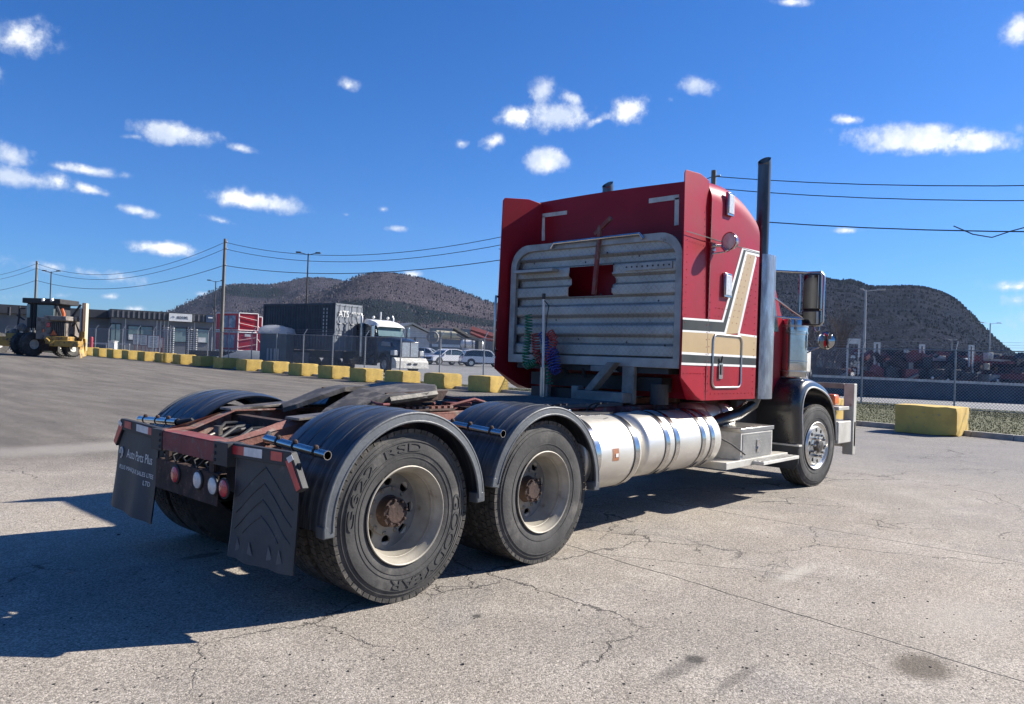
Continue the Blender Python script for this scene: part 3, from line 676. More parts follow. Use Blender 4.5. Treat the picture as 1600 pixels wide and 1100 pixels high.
# ---- mudflaps and hangers ----------------------------------------
def hanger(sg):
    mb = MB(); y1, y2, y3 = .50*sg, 1.15*sg, 1.275*sg
    # bar, bent down at the outer end
    A = [(y1,.940),(y2,.955),(y3,.775)]; B = [(y1,.855),(y2-.03*sg,.875),(y3-.055*sg,.745)]
    mb.prism([A[0],A[1],B[1],B[0]], 0, -.775, -.735); mb.prism([A[1],A[2],B[2],B[1]], 0, -.775, -.735)
    h = mb.build('flap_hanger', M['blackm'], T, bevel=.004)
    ZT = lambda y: .905+.02*(abs(y)-.5)/.65
    for (a, b, mm) in ((.505,.66,'tapered'),(.66,.86,'tapewh'),(.955,1.07,'tapered')):
        mb = MB(); mb.prism([(a*sg, ZT(a)+.022),(b*sg, ZT(b)+.022),(b*sg, ZT(b)-.028),(a*sg, ZT(a)-.028)], 0, -.778, -.7762); mb.build('reflective_strip', M[mm], h)
    mb = MB(); mb.prism([(1.15*sg,.925),(1.262*sg,.775),(1.222*sg,.755),(1.105*sg,.90)], 0, -.778, -.7762); mb.build('reflective_strip', M['tapered'], h)
    mb = MB(); mb.prism([(1.165*sg,.945),(1.185*sg,.92),(1.14*sg,.895),(1.115*sg,.92)], 0, -.7795, -.778); mb.build('reflective_strip', M['tapewh'], h)
    return h
hanger(-1); hanger(1)
def flap(sg):
    ys_ = [(.535+.68*i/14)*sg for i in range(15)]; P = []
    for j in range(19):
        z = .90-(.90-.31)*j/18; row = []
        for i, y in enumerate(ys_):
            yy = y+(.02*sg*(j/18)**2 if i > 7 else 0); bulge = -.02*sin(pi*i/14)*(j/18)-.035*(j/18)**2+.012*sin(i*.9)*(j/18)
            zz = z-.035*(j/18)*(1-i/14)
            row.append((-.755+bulge, yy, zz))
        P.append(row)
    mb = MB(); mb.grid(P); mb.grid([[(x+.009, y, z) for x, y, z in r] for r in P])
    f = mb.build('mudflap', M['flap'], T, ang=60)
    return f, P
fr, PR = flap(-1)
# raised chevrons on the right flap
mb = MB()
def fp(P, u, v, off=.004):
    i = min(max(u, 0), .999)*14; j = min(max(v, 0), .999)*18; i0, j0 = int(i), int(j)
    a = Vector(P[j0][i0]); b = Vector(P[j0][min(14, i0+1)]); c = Vector(P[min(18, j0+1)][i0])
    return a+(b-a)*(i-i0)+(c-a)*(j-j0)+Vector((-off, 0, 0))
for k in range(4):
    v0 = .10+.15*k
    for (ua, va, ub, vb) in ((.5, v0, .06, v0+.33), (.5, v0, .94, v0+.33)):
        if k == 3: ub, vb = (.22, v0+.2) if ub < .5 else (.78, v0+.2)
        pts = [fp(PR, ua+(ub-ua)*q/8, va+(vb-va)*q/8, .001) for q in range(9)]; mb.tube(pts, .0035, 6)
mb.m = 1
for u in (.16, .42, .66, .84):
    c = fp(PR, u, .86, .002); mb.prism([(c.y-.03, c.z-.03), (c.y+.03, c.z-.045), (c.y+.01, c.z+.04)], 0, c.x-.003, c.x)
mb.build('flap_relief', [M['flap'], M['fenderrim']], fr)
mb = MB(); mb.tube([fp(PR, 0.005, q/10, -.004) for q in range(11)], .006, 6); mb.build('flap_edge', M['fenderrim'], fr)
flm, PL = flap(1)
mb = MB()
def flap_text(body, u, v, w, h):
    vs, fs = text(body, 1.0, .5); xs = [q[0] for q in vs]; yy = [q[1] for q in vs]; x0, x1, y0, y1 = min(xs), max(xs), min(yy), max(yy)
    mb.add([fp(PL, u-(q[0]-x0)/(x1-x0)*w/.68, v-(q[1]-y0)/(y1-y0)*h/.59, .0015+.0006*q[2]) for q in vs], fs)
# on the left flap: outer edge is at larger y; text reads from the outer edge inwards
for args in (('Auto Parts Plus', .74, .37, .42, .062), ('PLUS MARQUE SALES LTEE', .88, .53, .55, .034), ('LTD', .26, .615, .09, .030)):
    mb = MB(); flap_text(*args); mb.build('flap_lettering', M['white'], flm, smooth=False)
mb = MB()
c = fp(PL, .86, .36, .004)
for a0, a1 in ((-.6, 3.6),):
    mb.tube([(c.x, c.y+.022*cos(a), c.z+.03+.028*sin(a)) for a in [a0+(a1-a0)*k/10 for k in range(11)]], .006, 5)
mb.tube([(c.x, c.y-.012, c.z+.055), (c.x, c.y-.014, c.z), (c.x, c.y+.006, c.z-.018)], .006, 5)
mb.build('flap_emblem', M['white'], flm, smooth=False)
# ---- fenders ------------------------------------------------------
def fender(x, sg, rear, front):
    R = .635 if False else .625; zc = .535
    arc = []
    for k in range(37):
        a = radians(rear+(front-rear)*k/36)
        rr = R*(1+.015*sin(a)); arc.append((x+rr*cos(a)*1.0, zc+rr*sin(a)*.98))
    yo, yi = 1.255*sg, .60*sg
    def at(k, dr):   # radial shift
        px_, pz = arc[k]; a = atan2(pz-zc, px_-x); return (px_+dr*cos(a), pz+dr*sin(a))
    NY = 10; P = []; Q = []
    for k in range(37):
        row = []; q = []
        for j in range(NY+1):
            f = j/NY; y = yi+(yo-yi)*f; d = .012*sin(pi*f)-(.02 if j == NY else 0)-(.012 if j == 0 else 0)
            a = at(k, d); row.append((a[0], y, a[1])); b = at(k, d-.008); q.append((b[0], y, b[1]))
        P.append(row); Q.append(q)
    mb = MB(); mb.grid(P); mb.grid(Q)
    # raised ribs running round the shell
    for j in (2, 4, 6, 8):
        y = yi+(yo-yi)*j/NY; mb.tube([(at(k, .012*sin(pi*j/NY)+.001)[0], y, at(k, .012*sin(pi*j/NY)+.001)[1]) for k in range(37)], .0018, 5)
    f_ = mb.build('rear_fender', M['fender'], T, ang=50)
    mb = MB()
    for k in range(36):
        a, b, c, d = at(k, -.006), at(k+1, -.006), at(k+1, -.052), at(k, -.052)
        for (p, q, y0, y1) in (((a), (b), yo-.03*sg, yo+.012*sg),): mb.add([(p[0], y0, p[1]), (q[0], y0, q[1]), (q[0], y1, q[1]), (p[0], y1, p[1])], [(0,1,2,3)])
        mb.add([(a[0], yo+.012*sg, a[1]), (b[0], yo+.012*sg, b[1]), (c[0], yo+.018*sg, c[1]), (d[0], yo+.018*sg, d[1])], [(0,1,2,3)])
        mb.add([(d[0], yo+.018*sg, d[1]), (c[0], yo+.018*sg, c[1]), (c[0], yo, c[1]), (d[0], yo, d[1])], [(0,1,2,3)])
    mb.tube([(at(k, -.054)[0], yo+.014*sg, at(k, -.054)[1]) for k in range(37)], .009, 8)
    mb.tube([(at(k, -.006)[0], yo+.006*sg, at(k, -.006)[1]) for k in range(37)], .010, 8)
    mb.build('fender_lip', M['fenderrim'], f_, ang=60)
    for k in (0, 36):
        a = at(k, -.03); mb = MB(); an = radians(rear if k == 0 else front)
        mb.T = Matrix.Translation((a[0], yo-.02*sg, a[1])) @ Matrix.Rotation(-(an-pi/2) , 4, 'Y')
        mb.box(-.035, .035, -.035, .045, -.04, .035); mb.build('fender_end_cap', M['fenderrim'], f_, bevel=.008)
for sg in (-1, 1):
    fender(0, sg, 182, 4); fender(1.32, sg, 168, -2)
# chromed support tubes
def support(x, z, y0, y1, sg):
    mb = MB(); A, B = Vector((x, y0*sg, z+.03)), Vector((x+.0, y1*sg, z)); D = (B-A)
    mb.tube([A, B], .026, 20, caps=False); mb.tube([A, B], .0225, 20, caps=False)
    for q in (0, 1): 
        c = A+D*q; mb.T = Matrix.Translation(c); mb.lathe([(.0225,0),(.026,0)], 20, 1); mb.T = Matrix.Identity(4)
    s_ = mb.build('fender_support', M['chrome'], T)
    for q in (.22, .50, .83): 
        mb = MB(); c = A+D*q; mb.T = Matrix.Translation((c.x-.004, c.y, c.z+.022)) ; mb.lathe([(.016,0),(.016,.012),(.008,.02),(0,.02)], 8, 2); mb.T = Matrix.Identity(4)
        mb.T = Matrix.Translation(c); mb.lathe([(.0275,-.010),(.0285,0),(.0275,.010)], 20, 1); mb.T = Matrix.Identity(4)
        mb.build('clamp', M['rustdk'], s_)
    mb = MB(); mb.tube([(x+.10, .45*sg, z-.02), (x+.06, .52*sg, z+.05), (x, y0*sg, z+.03)], .018, 8); mb.build('bracket', M['blackm'], s_)
for sg in (-1, 1):
    support(-.60, .935, .60, 1.24, sg)
    support(.80, .985, .62, 1.26, sg)
# ---- between the rails -------------------------------------------
mb = MB()
for i in range(9):
    y = -.25+.06*i; pts = [(-.62+.12*random.random(), y, .90), (-.4, y+random.uniform(-.1,.1), .93+random.random()*.06), (-.15, y+random.uniform(-.15,.15), .95), (.2, y+random.uniform(-.1,.1), .92)]
    mb.m = [0,0,1,0,2,0,0,2,0][i]; mb.tube([Vector(pts[0]).lerp(Vector(pts[1]), q) if q <= 1 else (Vector(pts[1]).lerp(Vector(pts[2]), q-1) if q <= 2 else Vector(pts[2]).lerp(Vector(pts[3]), q-2)) for q in [k*.3 for k in range(11)]], .009 if mb.m else .013, 8)
mb.build('air_lines', [M['blackm'], M['hoser'], M['greasy']], T)
for k_ in range(6):
    mb = MB(); (mb.ball((-.45,-.18,.93), .035, 12) if k_ == 0 else mb.ball((-.3,-.22,.96), .03, 12) if k_ == 1 else mb.box(-.40,-.28,-.12,-.02,.80,.955) if k_ == 2 else mb.tube([(-.5,.2,.80),(-.5,.2,.97)], .03, 12) if k_ == 3 else mb.tube([(-.32,-.26,.80),(-.32,-.26,1.0)], .016, 10) if k_ == 4 else mb.tube([(-.5,-.28,.80),(-.5,-.28,.985)], .02, 8))
    mb.build('valve', M['greasy'], T)
for x in (0, 1.32):
    mb = MB(); mb.tube([(x, -.95, .525), (x, .95, .525)], .075, 16); mb.ball((x, 0, .525), .21, 16); mb.tube([(x, 0, .525), (x+.3, 0, .56)], .08, 12)
    for sg in (-1, 1):
        mb.box(x-.25, x+.2, .40*sg-.06, .40*sg+.06, .62, .67); mb.tube([(x-.25, .42*sg, .60), (x-.25, .42*sg, .80)], .12, 16); mb.lathe([], 4) if False else None
    mb.build('axle', M['blackm'], T)
mb = MB(); mb.tube([(1.7, 0, .62), (4.8, 0, .75)], .055, 14); mb.build('drive_shaft', M['blackm'], T)
for sg in (-1, 1): mb = MB(); mb.tube([(-.35, .25*sg, .6), (-.05, .25*sg, .6)], .11, 16); mb.build('brake_chamber', M['blackm'], T)
# ---- fifth wheel --------------------------------------------------
def fz(x, y): return 1.248+(x-.66)*.05-max(0, .45-x)*.32-max(0, abs(y)-.36)*.35
mb = MB()
def slab(poly, th=.035):
    n = len(poly); cx_ = sum(p[0] for p in poly)/n; cy_ = sum(p[1] for p in poly)/n
    up_ = [(x, y, fz(x, y)) for x, y in poly]+[(cx_, cy_, fz(cx_, cy_))]; lo = [(x, y, z-th) for x, y, z in up_]
    mb.add(up_+lo, [(i, (i+1)%n, n) for i in range(n)]+[(n+1+(i+1)%n, n+1+i, 2*n+1) for i in range(n)]+[(i, n+1+i, n+1+(i+1)%n, (i+1)%n) for i in range(n)])
slab([(.66,-.47),(.66,.47),(.80,.465),(.92,.42),(1.02,.33),(1.10,.20),(1.13,0),(1.10,-.20),(1.02,-.33),(.92,-.42),(.80,-.465)])
for sg in (-1, 1):
    q = [(.659,.055*sg),(.659,.47*sg),(.50,.465*sg),(.45,.455*sg),(.45,.085*sg)]; slab(q)
    q = [(.449,.085*sg),(.449,.455*sg),(.30,.43*sg),(.08,.36*sg),(.02,.24*sg),(.10,.19*sg)]; slab(q)
for sg in (-1, 1):   # skirt
    mb.tube([(1.1,.2*sg,1.245),(.92,.42*sg,1.21),(.66,.46*sg,1.19),(.45,.45*sg,1.17)], .03, 6)
fwp = mb.build('fifth_wheel_plate', M['fwmat'], T, ang=25)
mb = MB()
for sg in (-1, 1):
    mb.prism([(.42,1.07),(.92,1.07),(.82,1.22),(.52,1.22)], 1, .30*sg-.02, .30*sg+.02)
    mb.prism([(.45,1.22),(1.08,1.235),(1.02,1.16),(.55,1.13)], 1, .40*sg-.008, .40*sg+.008)
    mb.box(.3, 1.15, .36*sg-.06, .36*sg+.06, 1.072, 1.088)
mb.tube([(.67,-.40,1.15),(.67,.40,1.15)], .03, 12); mb.box(.5,1.05,-.28,.28,1.13,1.2)
mb.build('fifth_wheel_base', M['rustdk'], fwp, bevel=.005)
mb = MB()
for i in range(14): mb.box(.30+i*.065, .335+i*.065, -.36, -.30, 1.088, 1.108)
mb.build('slide_rack', M['rust'], fwp)
mb = MB(); mb.tube([(.45,-.1,1.17),(.35,-.3,1.17),(.30,-.52,1.15)], .010, 8); mb.tube([(.30,-.52,1.15),(.30,-.58,1.15),(.35,-.58,1.15)], .010, 8); mb.build('release_handle', M['red_dark'], fwp)
# pickup ramps behind
for sg in (-1, 1):
    mb = MB(); mb.add([(-.33,.36*sg,1.072),(-.33,.52*sg,1.072),(.25,.52*sg,1.11),(.25,.36*sg,1.11),(-.33,.36*sg,1.055),(-.33,.52*sg,1.055),(.25,.52*sg,1.09),(.25,.36*sg,1.09)],
           [(0,1,2,3),(4,7,6,5),(0,4,5,1),(1,5,6,2),(2,6,7,3),(3,7,4,0)]); mb.build('ramp', M['greasy'], T, bevel=.003)
# hoses and clutter ahead of the fifth wheel
mb = MB(); mb.tube([(1.2,-.1,1.1),(1.4,.05,1.16),(1.6,-.15,1.12),(1.8,-.2,1.1)], .014, 8); mb.tube([(1.25,-.25,1.1),(1.5,-.28,1.15),(1.75,-.3,1.09)], .012, 8); mb.box(1.3,1.5,-.25,-.1,1.07,1.12)
mb.build('air_hose', M['red_dark'], T)
mb = MB(); mb.box(1.95, 3.25, -.60, .60, 1.075, 1.105)
for i in range(22): mb.box(1.98+i*.058, 2.005+i*.058, -.58, .58, 1.105, 1.112)
mb.build('deck_plate', M['deck'], T, bevel=.002)
mb = MB()
for i in range(16): mb.box(1.35+i*.05, 1.375+i*.05, -.40, .40, 1.075, 1.09)
mb.build('deck_grating', M['rustdk'], T)
# ---- tanks --------------------------------------------------------
def tank(x0, x1, yc, zc, r, bands, name):
    mb = MB(); mb.T = Matrix.Translation((0, yc, zc))
    mb.lathe([(0,x0-.02),(r*.55,x0-.012),(r*.90,x0+.012),(r*.985,x0+.03),(r,x0+.055),(r,x1-.055),(r*.985,x1-.03),(r*.90,x1-.012),(r*.55,x1+.012),(0,x1+.02)], 72, 0)
    tk = mb.build(name, M['alu'], T, ang=50)
    for bx in bands:
        mb = MB(); mb.T = Matrix.Translation((0, yc, zc)); mb.lathe([(r+.001,bx-.036),(r+.007,bx-.034),(r+.007,bx+.034),(r+.001,bx+.036)], 72, 0)
        mb.m = 1; mb.lathe([(r+.001,bx-.047),(r+.004,bx-.047),(r+.004,bx-.036)], 72, 0); 
        mb.m = 0; mb.T = Matrix.Identity(4); mb.build('tank_strap', [M['chrome'], M['blackm']], tk)
    return tk
for sg in (-1, 1):
    t1 = tank(1.86, 2.70, .885*sg, .715, .315, (2.02, 2.60), 'fuel_tank'); t2 = tank(2.78, 4.24, .885*sg, .745, .298, (3.14, 3.32, 3.83, 4.02), 'fuel_tank')
    if sg < 0:
        mb = MB()
        for k, x in enumerate((1.98, 2.06, 2.56, 2.66)):
            mb.tube([(x, -.80+.13*sin(a), 1.03+.10*cos(a)) for a in [-.2+2.2*q/8 for q in range(9)]], .009, 6)
        mb.box(1.95, 2.70, -.86, -.66, 1.0, 1.05)
        mb.build('hose_bracket', M['blackm'], t1)
        mb = MB(); mb.T = Matrix.Translation((2.18, -.72, 1.02)); mb.lathe([(.05,0),(.055,.05),(.05,.06),(0,.06)], 20, 2); mb.T = Matrix.Identity(4)
        for q in range(14): mb.ball((2.12+.03*q, -.86-.01*random.random(), 1.02+.012*random.random()), .016, 6)
        mb.build('filler_cap', M['chrome'], t1)
        mb = MB(); mb.tube([(2.25,-.97,1.008),(2.35,-1.0,1.0),(2.45,-.98,1.008)], .012, 6); mb.build('tank_vent', M['blackm'], t1)
        c = PY(962, 705, -1.195); mb = MB(); P = []
        for i in range(5):
            a = -.16+.08*i; P.append([(c.x-.045, -.885-.3175*cos(a+.05), .715-.3175*sin(a+.05)*-1+.0), (c.x+.045, -.885-.3175*cos(a+.05), .715+.3175*sin(a+.05))])
        mb.grid(P); mb.m = 1
        mb.box(c.x-.01, c.x+.03, -1.206, -1.204, .71, .74); mb.build('sticker', [M['sticker'], M['white']], t1)
    for xx, tk in ((3.12, t2), (3.28, t2), (3.80, t2), (3.98, t2)):
        mb = MB(); mb.prism([(.62*sg,.93),(.72*sg,1.035),(.80*sg,1.045),(.76*sg,1.075),(.55*sg,1.075),(.45*sg,1.0)], 0, xx-.02, xx+.02); mb.build('tank_bracket', M['red_dark'], tk)
    mb = MB(); mb.box(2.75, 4.3, min(.44*sg,.62*sg), max(.44*sg,.62*sg), .98, 1.075); mb.build('side_beam', M['red_dark'], T, bevel=.004)
# ---- sleeper box --------------------------------------------------
XR, XF = 3.80, 4.93
def roofz(x): 
    return {0:3.36,.25:3.385,.5:3.37,.75:3.29,1.0:3.10}[0] if False else 3.355+.05*sin(pi*min(1,(x-XR)/(XF-XR))*.75)-.30*max(0,(x-XR)/(XF-XR)-.35)**2
rows = []
NX = 14
for i in range(NX+1):
    x = XR+(XF-XR)*i/NX; zr = roofz(x); rc = .19+.12*i/NX; row = []
    row += [(x, -1.2, 1.155), (x, -1.2, 1.8), (x, -1.2, 2.5)]
    for k in range(9):
        a = k/8*pi/2; row.append((x, -1.2+rc*(1-cos(a)), zr-rc*1.15+rc*1.15*sin(a)))
    for k in range(1, 6): row.append((x, -1.2+rc+(2.4-2*rc)*k/6, zr+.015*sin(pi*k/6)))
    for k in range(9):
        a = pi/2-k/8*pi/2; row.append((x, 1.2-rc*(1-cos(a)), zr-rc*1.15+rc*1.15*sin(a)))
    row += [(x, 1.2, 2.5), (x, 1.2, 1.8), (x, 1.2, 1.155)]
    rows.append(row)
mb = MB(); mb.grid(rows)
n_ = len(rows[0]); mb.add(rows[0], [tuple(range(n_))]); mb.add(rows[-1], [tuple(range(n_))]); mb.grid([[rows[0][0], rows[-1][0]], [rows[0][-1], rows[-1][-1]]])
box = mb.build('sleeper_box', M['red'], T, ang=40)
# front face leaning roof fairing is closed by the cab; side extenders at the rear
for sg in (-1, 1):
    mb = MB(); zt = 3.345
    O = [(3.30,1.38),(3.31,3.31),(3.34,3.345),(3.62,3.365),(3.80,3.33),(3.80,1.155),(3.72,1.155),(3.60,1.20)]
    def inner(x): return (1.185-.19*max(0,(x-3.34))/(3.80-3.34))*sg
    n = len(O); lean = lambda z: .06*max(0, z-3.0)/.35
    vs = [(x, (1.2-lean(z)*.6)*sg, z) for x, z in O]+[(x, inner(x)-lean(z)*.5*sg, z) for x, z in O]
    mb.add(vs, [tuple(range(n)), tuple(range(n, 2*n))[::-1]]+[(i, (i+1)%n, n+(i+1)%n, n+i) for i in range(n)])
    mb.build('side_extender', M['red'], T, bevel=.010, ang=30)
# seams and rivets
for sg in (-1, 1):
    mb = MB(); Y = 1.2015*sg
    def strip(a, b, w=.004):
        d = Vector((b[0]-a[0], b[1]-a[1])).normalized(); nx, nz = -d.y*w, d.x*w
        mb.prism([(a[0]+nx, a[1]+nz), (b[0]+nx, b[1]+nz), (b[0]-nx, b[1]-nz), (a[0]-nx, a[1]-nz)], 1, Y-.001, Y+.001)
    strip((3.80,1.16),(3.80,3.12)); strip((3.31,2.755),(3.80,2.755)); strip((3.80,2.755),(4.92,2.752))
    mb.build('panel_seam', M['blackm'], box)
    mb = MB(); Y = 1.202*sg
    def rivs(a, b, n):
        for i in range(n):
            x, z = a[0]+(b[0]-a[0])*i/(n-1), a[1]+(b[1]-a[1])*i/(n-1); mb.ball((x, Y, z), .0055, 6)
    rivs((3.775,1.25),(3.775,3.05), 26); rivs((3.83,1.25),(3.83,2.2), 14); rivs((3.34,2.71),(3.76,2.71), 8); rivs((3.34,1.9),(3.34,2.68), 12)
    rivs((4.86,1.2),(4.86,2.68), 22); rivs((4.32,1.95),(4.60,2.68), 12); rivs((4.42,1.95),(4.70,2.68), 12); rivs((4.62,1.95),(4.78,2.4), 8); rivs((3.95,2.0),(4.25,2.0), 5); rivs((3.95,2.08),(4.25,2.08), 5); rivs((3.35,1.42),(3.75,1.42), 7); rivs((3.9,1.22),(4.85,1.22), 12)
    mb.build('rivets', M['red'], box, kind='stuff')
# stripes (thin paint film over the side)
def poly_px(pts): return [(PY(px, py, -1.2).x, PY(px, py, -1.2).z) for px, py in pts]
Z1 = poly_px([(1062.5,495.5),(1127.8,500.3),(1159.5,386.6),(1187.4,393)])
Z2 = poly_px([(1062.5,498.6),(1130,503.6),(1161.6,390),(1187.2,396.5)])
Z3 = poly_px([(1062.5,515),(1131.5,519),(1165,392.5),(1187.2,398)])
Z4 = poly_px([(1062.5,518),(1134,522.2),(1167.5,396.5),(1187.2,402)])
V0 = poly_px([(1152.5,520),(1180,399.6)]); V1 = poly_px([(1155.5,521),(1182,403.5)])
H = poly_px([(1152,520.5),(1180.7,524.5),(1152,523.5),(1180.7,527.5)])
B = poly_px([(1061.4,550.5),(1180.7,555.6),(1061.4,554),(1180.7,559.2),(1061,566.6),(1180.8,570.5),(1061,570),(1180.8,574)])
XE = 4.925; XS = 3.302
def ext(z_list): return z_list
def fix(P):      # run every band out to the box edges
    return [(XS if i == 0 else (XE if i == len(P)-1 else p[0]), p[1]) for i, p in enumerate(P)]
Z1, Z2, Z3, Z4 = fix(Z1), fix(Z2), fix(Z3), fix(Z4)
zB = [(B[2*i][1]+B[2*i+1][1])/2 for i in range(4)]
for sg in (-1, 1):
    Y0 = 1.2012*sg; Y1 = 1.2024*sg
    def band(top, bot, mm, name='stripe'):
        mb = MB(); n = len(top)
        for i in range(n-1): mb.prism([top[i], top[i+1], bot[i+1], bot[i]], 1, min(Y0, Y1), max(Y0, Y1))
        mb.build(name, M[mm], box, smooth=False)
    band(Z1, Z2, 'white'); band(Z2, Z3, 'stripe_dk'); band(Z3, Z4, 'white')
    # gold: diagonal arm and level band
    gtop = [(XS, Z4[0][1]), Z4[1], (V0[0][0], H[0][1]), (XE, H[3][1])]
    band([Z4[1], Z4[2], (V0[1][0], V0[1][1])], [(V0[0][0], V0[0][1]-.005), (V0[1][0], V0[1][1]), (V0[1][0]+.002, V0[1][1])], 'gold')
    band([V0[1], V1[1]], [V0[0], V1[0]], 'white')
    band([(V0[0][0], H[0][1]), (XE, H[1][1])], [(V0[0][0], H[2][1]), (XE, H[3][1])], 'white')
    band([(XS, Z4[0][1]), (Z4[1][0], Z4[1][1]), (V0[0][0], H[2][1]), (XE, H[3][1])], [(XS, zB[0]), (Z4[1][0], zB[0]), (V0[0][0], zB[0]), (XE, zB[0])], 'gold')
    band([(XS, zB[0]), (XE, zB[0])], [(XS, zB[1]), (XE, zB[1])], 'white')
    band([(XS, zB[1]), (XE, zB[1])], [(XS, zB[2]), (XE, zB[2])], 'stripe_dk')
    band([(XS, zB[2]), (XE, zB[2])], [(XS, zB[3]), (XE, zB[3])], 'white')
# bands carry on inside the left side extender, gold one in dark stripe colour
mb = MB()
def inn(x, z, o=.002):
    y = 1.185-.19*max(0, (x-3.34))/.46 - o; return (x, y, z)
zt, zb_ = Z1[0][1], zB[3]
for za, zc_, k in ((Z1[0][1], Z2[0][1], 0), (Z2[0][1], Z3[0][1], 1), (Z3[0][1], Z4[0][1], 0), (Z4[0][1], zB[0], 1), (zB[0], zB[1], 0), (zB[1], zB[2], 1), (zB[2], zB[3], 0)):
    mb.m = k; mb.grid([[inn(3.345, za), inn(3.345, zc_)], [inn(3.78, za), inn(3.78, zc_)]])
    mb.add([(3.299, 1.2, za), (3.299, 1.185, za), (3.299, 1.185, zc_), (3.299, 1.2, zc_)], [(0,1,2,3)])
mb.build('stripe', [M['white'], M['stripe_dk']], box, smooth=False)
# marker lights, lamp, locker door
for px0, py0, px1, py1 in ((1134, 300, 1144, 340), (1129, 426, 1140, 466)):
    a, b = PY(px0, py0, -1.2), PY(px1, py1, -1.2); x0, x1, z0, z1 = a.x, b.x-.02, b.z, a.z
    mb = MB(); mb.box(x0, x1, -1.232, -1.2, z0, z1); mb.m = 1; mb.box(x0+.012, x1-.012, -1.240, -1.232, z0+.02, z1-.02)
    mb.build('marker_light', [M['chrome'], M['whitelens']], T, bevel=.012)
c = PY(1140, 377, -1.33); mb = MB(); mb.T = Matrix.Translation(c) @ Matrix.Rotation(radians(-12), 4, 'Z')
mb.lathe([(0,.075),(.05,.07),(.08,.04),(.092,.0),(.092,-.012),(.082,-.014),(.08,-.006)], 32, 0); mb.m = 1; mb.lathe([(.082,-.008),(.05,-.018),(0,-.022)], 32, 0)
lampo = mb.build('work_lamp', [M['chrome'], M['whitelens']], T)
mb = MB(); q = PY(1113, 384, -1.2); mb.tube([q, (q.x+.05, -1.27, q.z+.0), (c.x-.05, c.y+.02, c.z-.10), (c.x+.02, c.y, c.z-.07)], .014, 8); mb.tube([(q.x, -1.2, q.z-.08), (q.x+.12, -1.29, q.z-.05), (c.x, c.y, c.z-.09)], .008, 6); mb.box(q.x-.04, q.x+.04, -1.215, -1.2, q.z-.05, q.z+.03); mb.build('lamp_bracket', M['chrome'], lampo)
a, b = PY(1114, 522, -1.2), PY(1156, 605, -1.2); x0, x1, z0, z1 = a.x, b.x, b.z, (a.z+.0); r = .07; loop = []
for cx_, cz_, s0 in ((x1-r, z1-r, 0), (x0+r, z1-r, 1), (x0+r, z0+r, 2), (x1-r, z0+r, 3)):
    for k in range(7): an = pi/2*(s0+k/6); loop.append((cx_+r*cos(an), -1.206, cz_+r*sin(an)))
mb = MB(); mb.tube(loop, .011, 8, closed=True); dr = mb.build('locker_door', M['dchrome'], T)
q = PY(1125, 578, -1.2); mb = MB(); mb.box(q.x-.045, q.x+.035, -1.215, -1.2, q.z-.09, q.z+.07); mb.m = 1; mb.box(q.x-.02, q.x+.015, -1.222, -1.215, q.z-.05, q.z+.05); mb.tube([(q.x-.005,-1.21,q.z+.07),(q.x-.005,-1.225,q.z+.14)], .009, 6); mb.build('latch', [M['chrome'], M['blackm']], dr)
# ---- rear wall fittings ------------------------------------------
XW = 3.797
def tape(px0, py0, px1, py1, w=.045, mm='dwhite'):
    a, b = PX(px0, py0, XW), PX(px1, py1, XW); d = Vector((0, b.y-a.y, b.z-a.z)).normalized(); nn = Vector((0, -d.z, d.y))*w/2
    mb = MB(); P = [a+nn, b+nn, b-nn, a-nn]; mb.prism([(p.y, p.z) for p in P], 0, XW-.002, XW+.001); mb.build('reflective_tape', M[mm], box, smooth=False)
tape(847,337,886,332); tape(849,338,849,376); tape(1014,314,1061,307.5,.05); tape(1058,309,1057,352,.05)
# diamond plate guard
XP = 3.43
def prof(z):   # corrugation
    k = (z-1.55)/(2.80-1.55)*6.0; f = k-math.floor(k)
    return -.055*(smooth01(f/.12) if f < .5 else 1-smooth01((f-.56)/.12)) if k < 5.2 else -.05
hole = (-.30+.0, .20, 2.155, 2.445)
hl, hr_ = PX(890,418,XP), PX(958,461,XP); hole = (hr_.y, hl.y, hr_.z, hl.z)
YL, YR, ZB, ZT_ = 1.075, -1.125, 1.50, 2.78
ygr = sorted(set([YR+.05+(YL-YR-.10)*i/30 for i in range(31)]+[hole[0], hole[1]])); zgr = sorted(set([ZB+.05+(ZT_-ZB-.09)*i/90 for i in range(91)]+[hole[2], hole[3]]))
mb = MB(); idx = {}
def vid(i, j):
    if (i, j) not in idx:
        y, z = ygr[i], zgr[j]; w = .012*noise.noise(Vector((y*2.2, z*2.5, 3)))
        idx[(i, j)] = len(mb.v); mb.v.append((XP+prof(z)+.05+w, y, z))
    return idx[(i, j)]
def corner(y, z):   # rounded top corners
    for cy in (YL-.27, YR+.27):
        if (y > cy and cy > 0 or y < cy and cy < 0) and z > ZT_-.27:
            if (y-cy)**2+(z-(ZT_-.27))**2 > .24**2: return True
    return False
for i in range(len(ygr)-1):
    for j in range(len(zgr)-1):
        yc_, zc_ = (ygr[i]+ygr[i+1])/2, (zgr[j]+zgr[j+1])/2
        jag = .012*sin(zc_*40)
        if hole[0]+jag < yc_ < hole[1]+jag and hole[2] < zc_ < hole[3]: continue
        if corner(yc_, zc_): continue
        mb.f.append((vid(i, j), vid(i, j+1), vid(i+1, j+1), vid(i+1, j))); mb.mi.append(0)
gp = mb.build('diamond_plate_guard', M['diamond'], T, ang=50)
md = gp.modifiers.new('thick', 'SOLIDIFY'); md.thickness = .004
pts = []
R_ = .25
pts += [(XP-.0, YL, ZB), (XP, YL, ZT_-R_)]+[(XP, YL-R_+R_*cos(a), ZT_-R_+R_*sin(a)) for a in [pi/2*k/8 for k in range(1, 9)]]
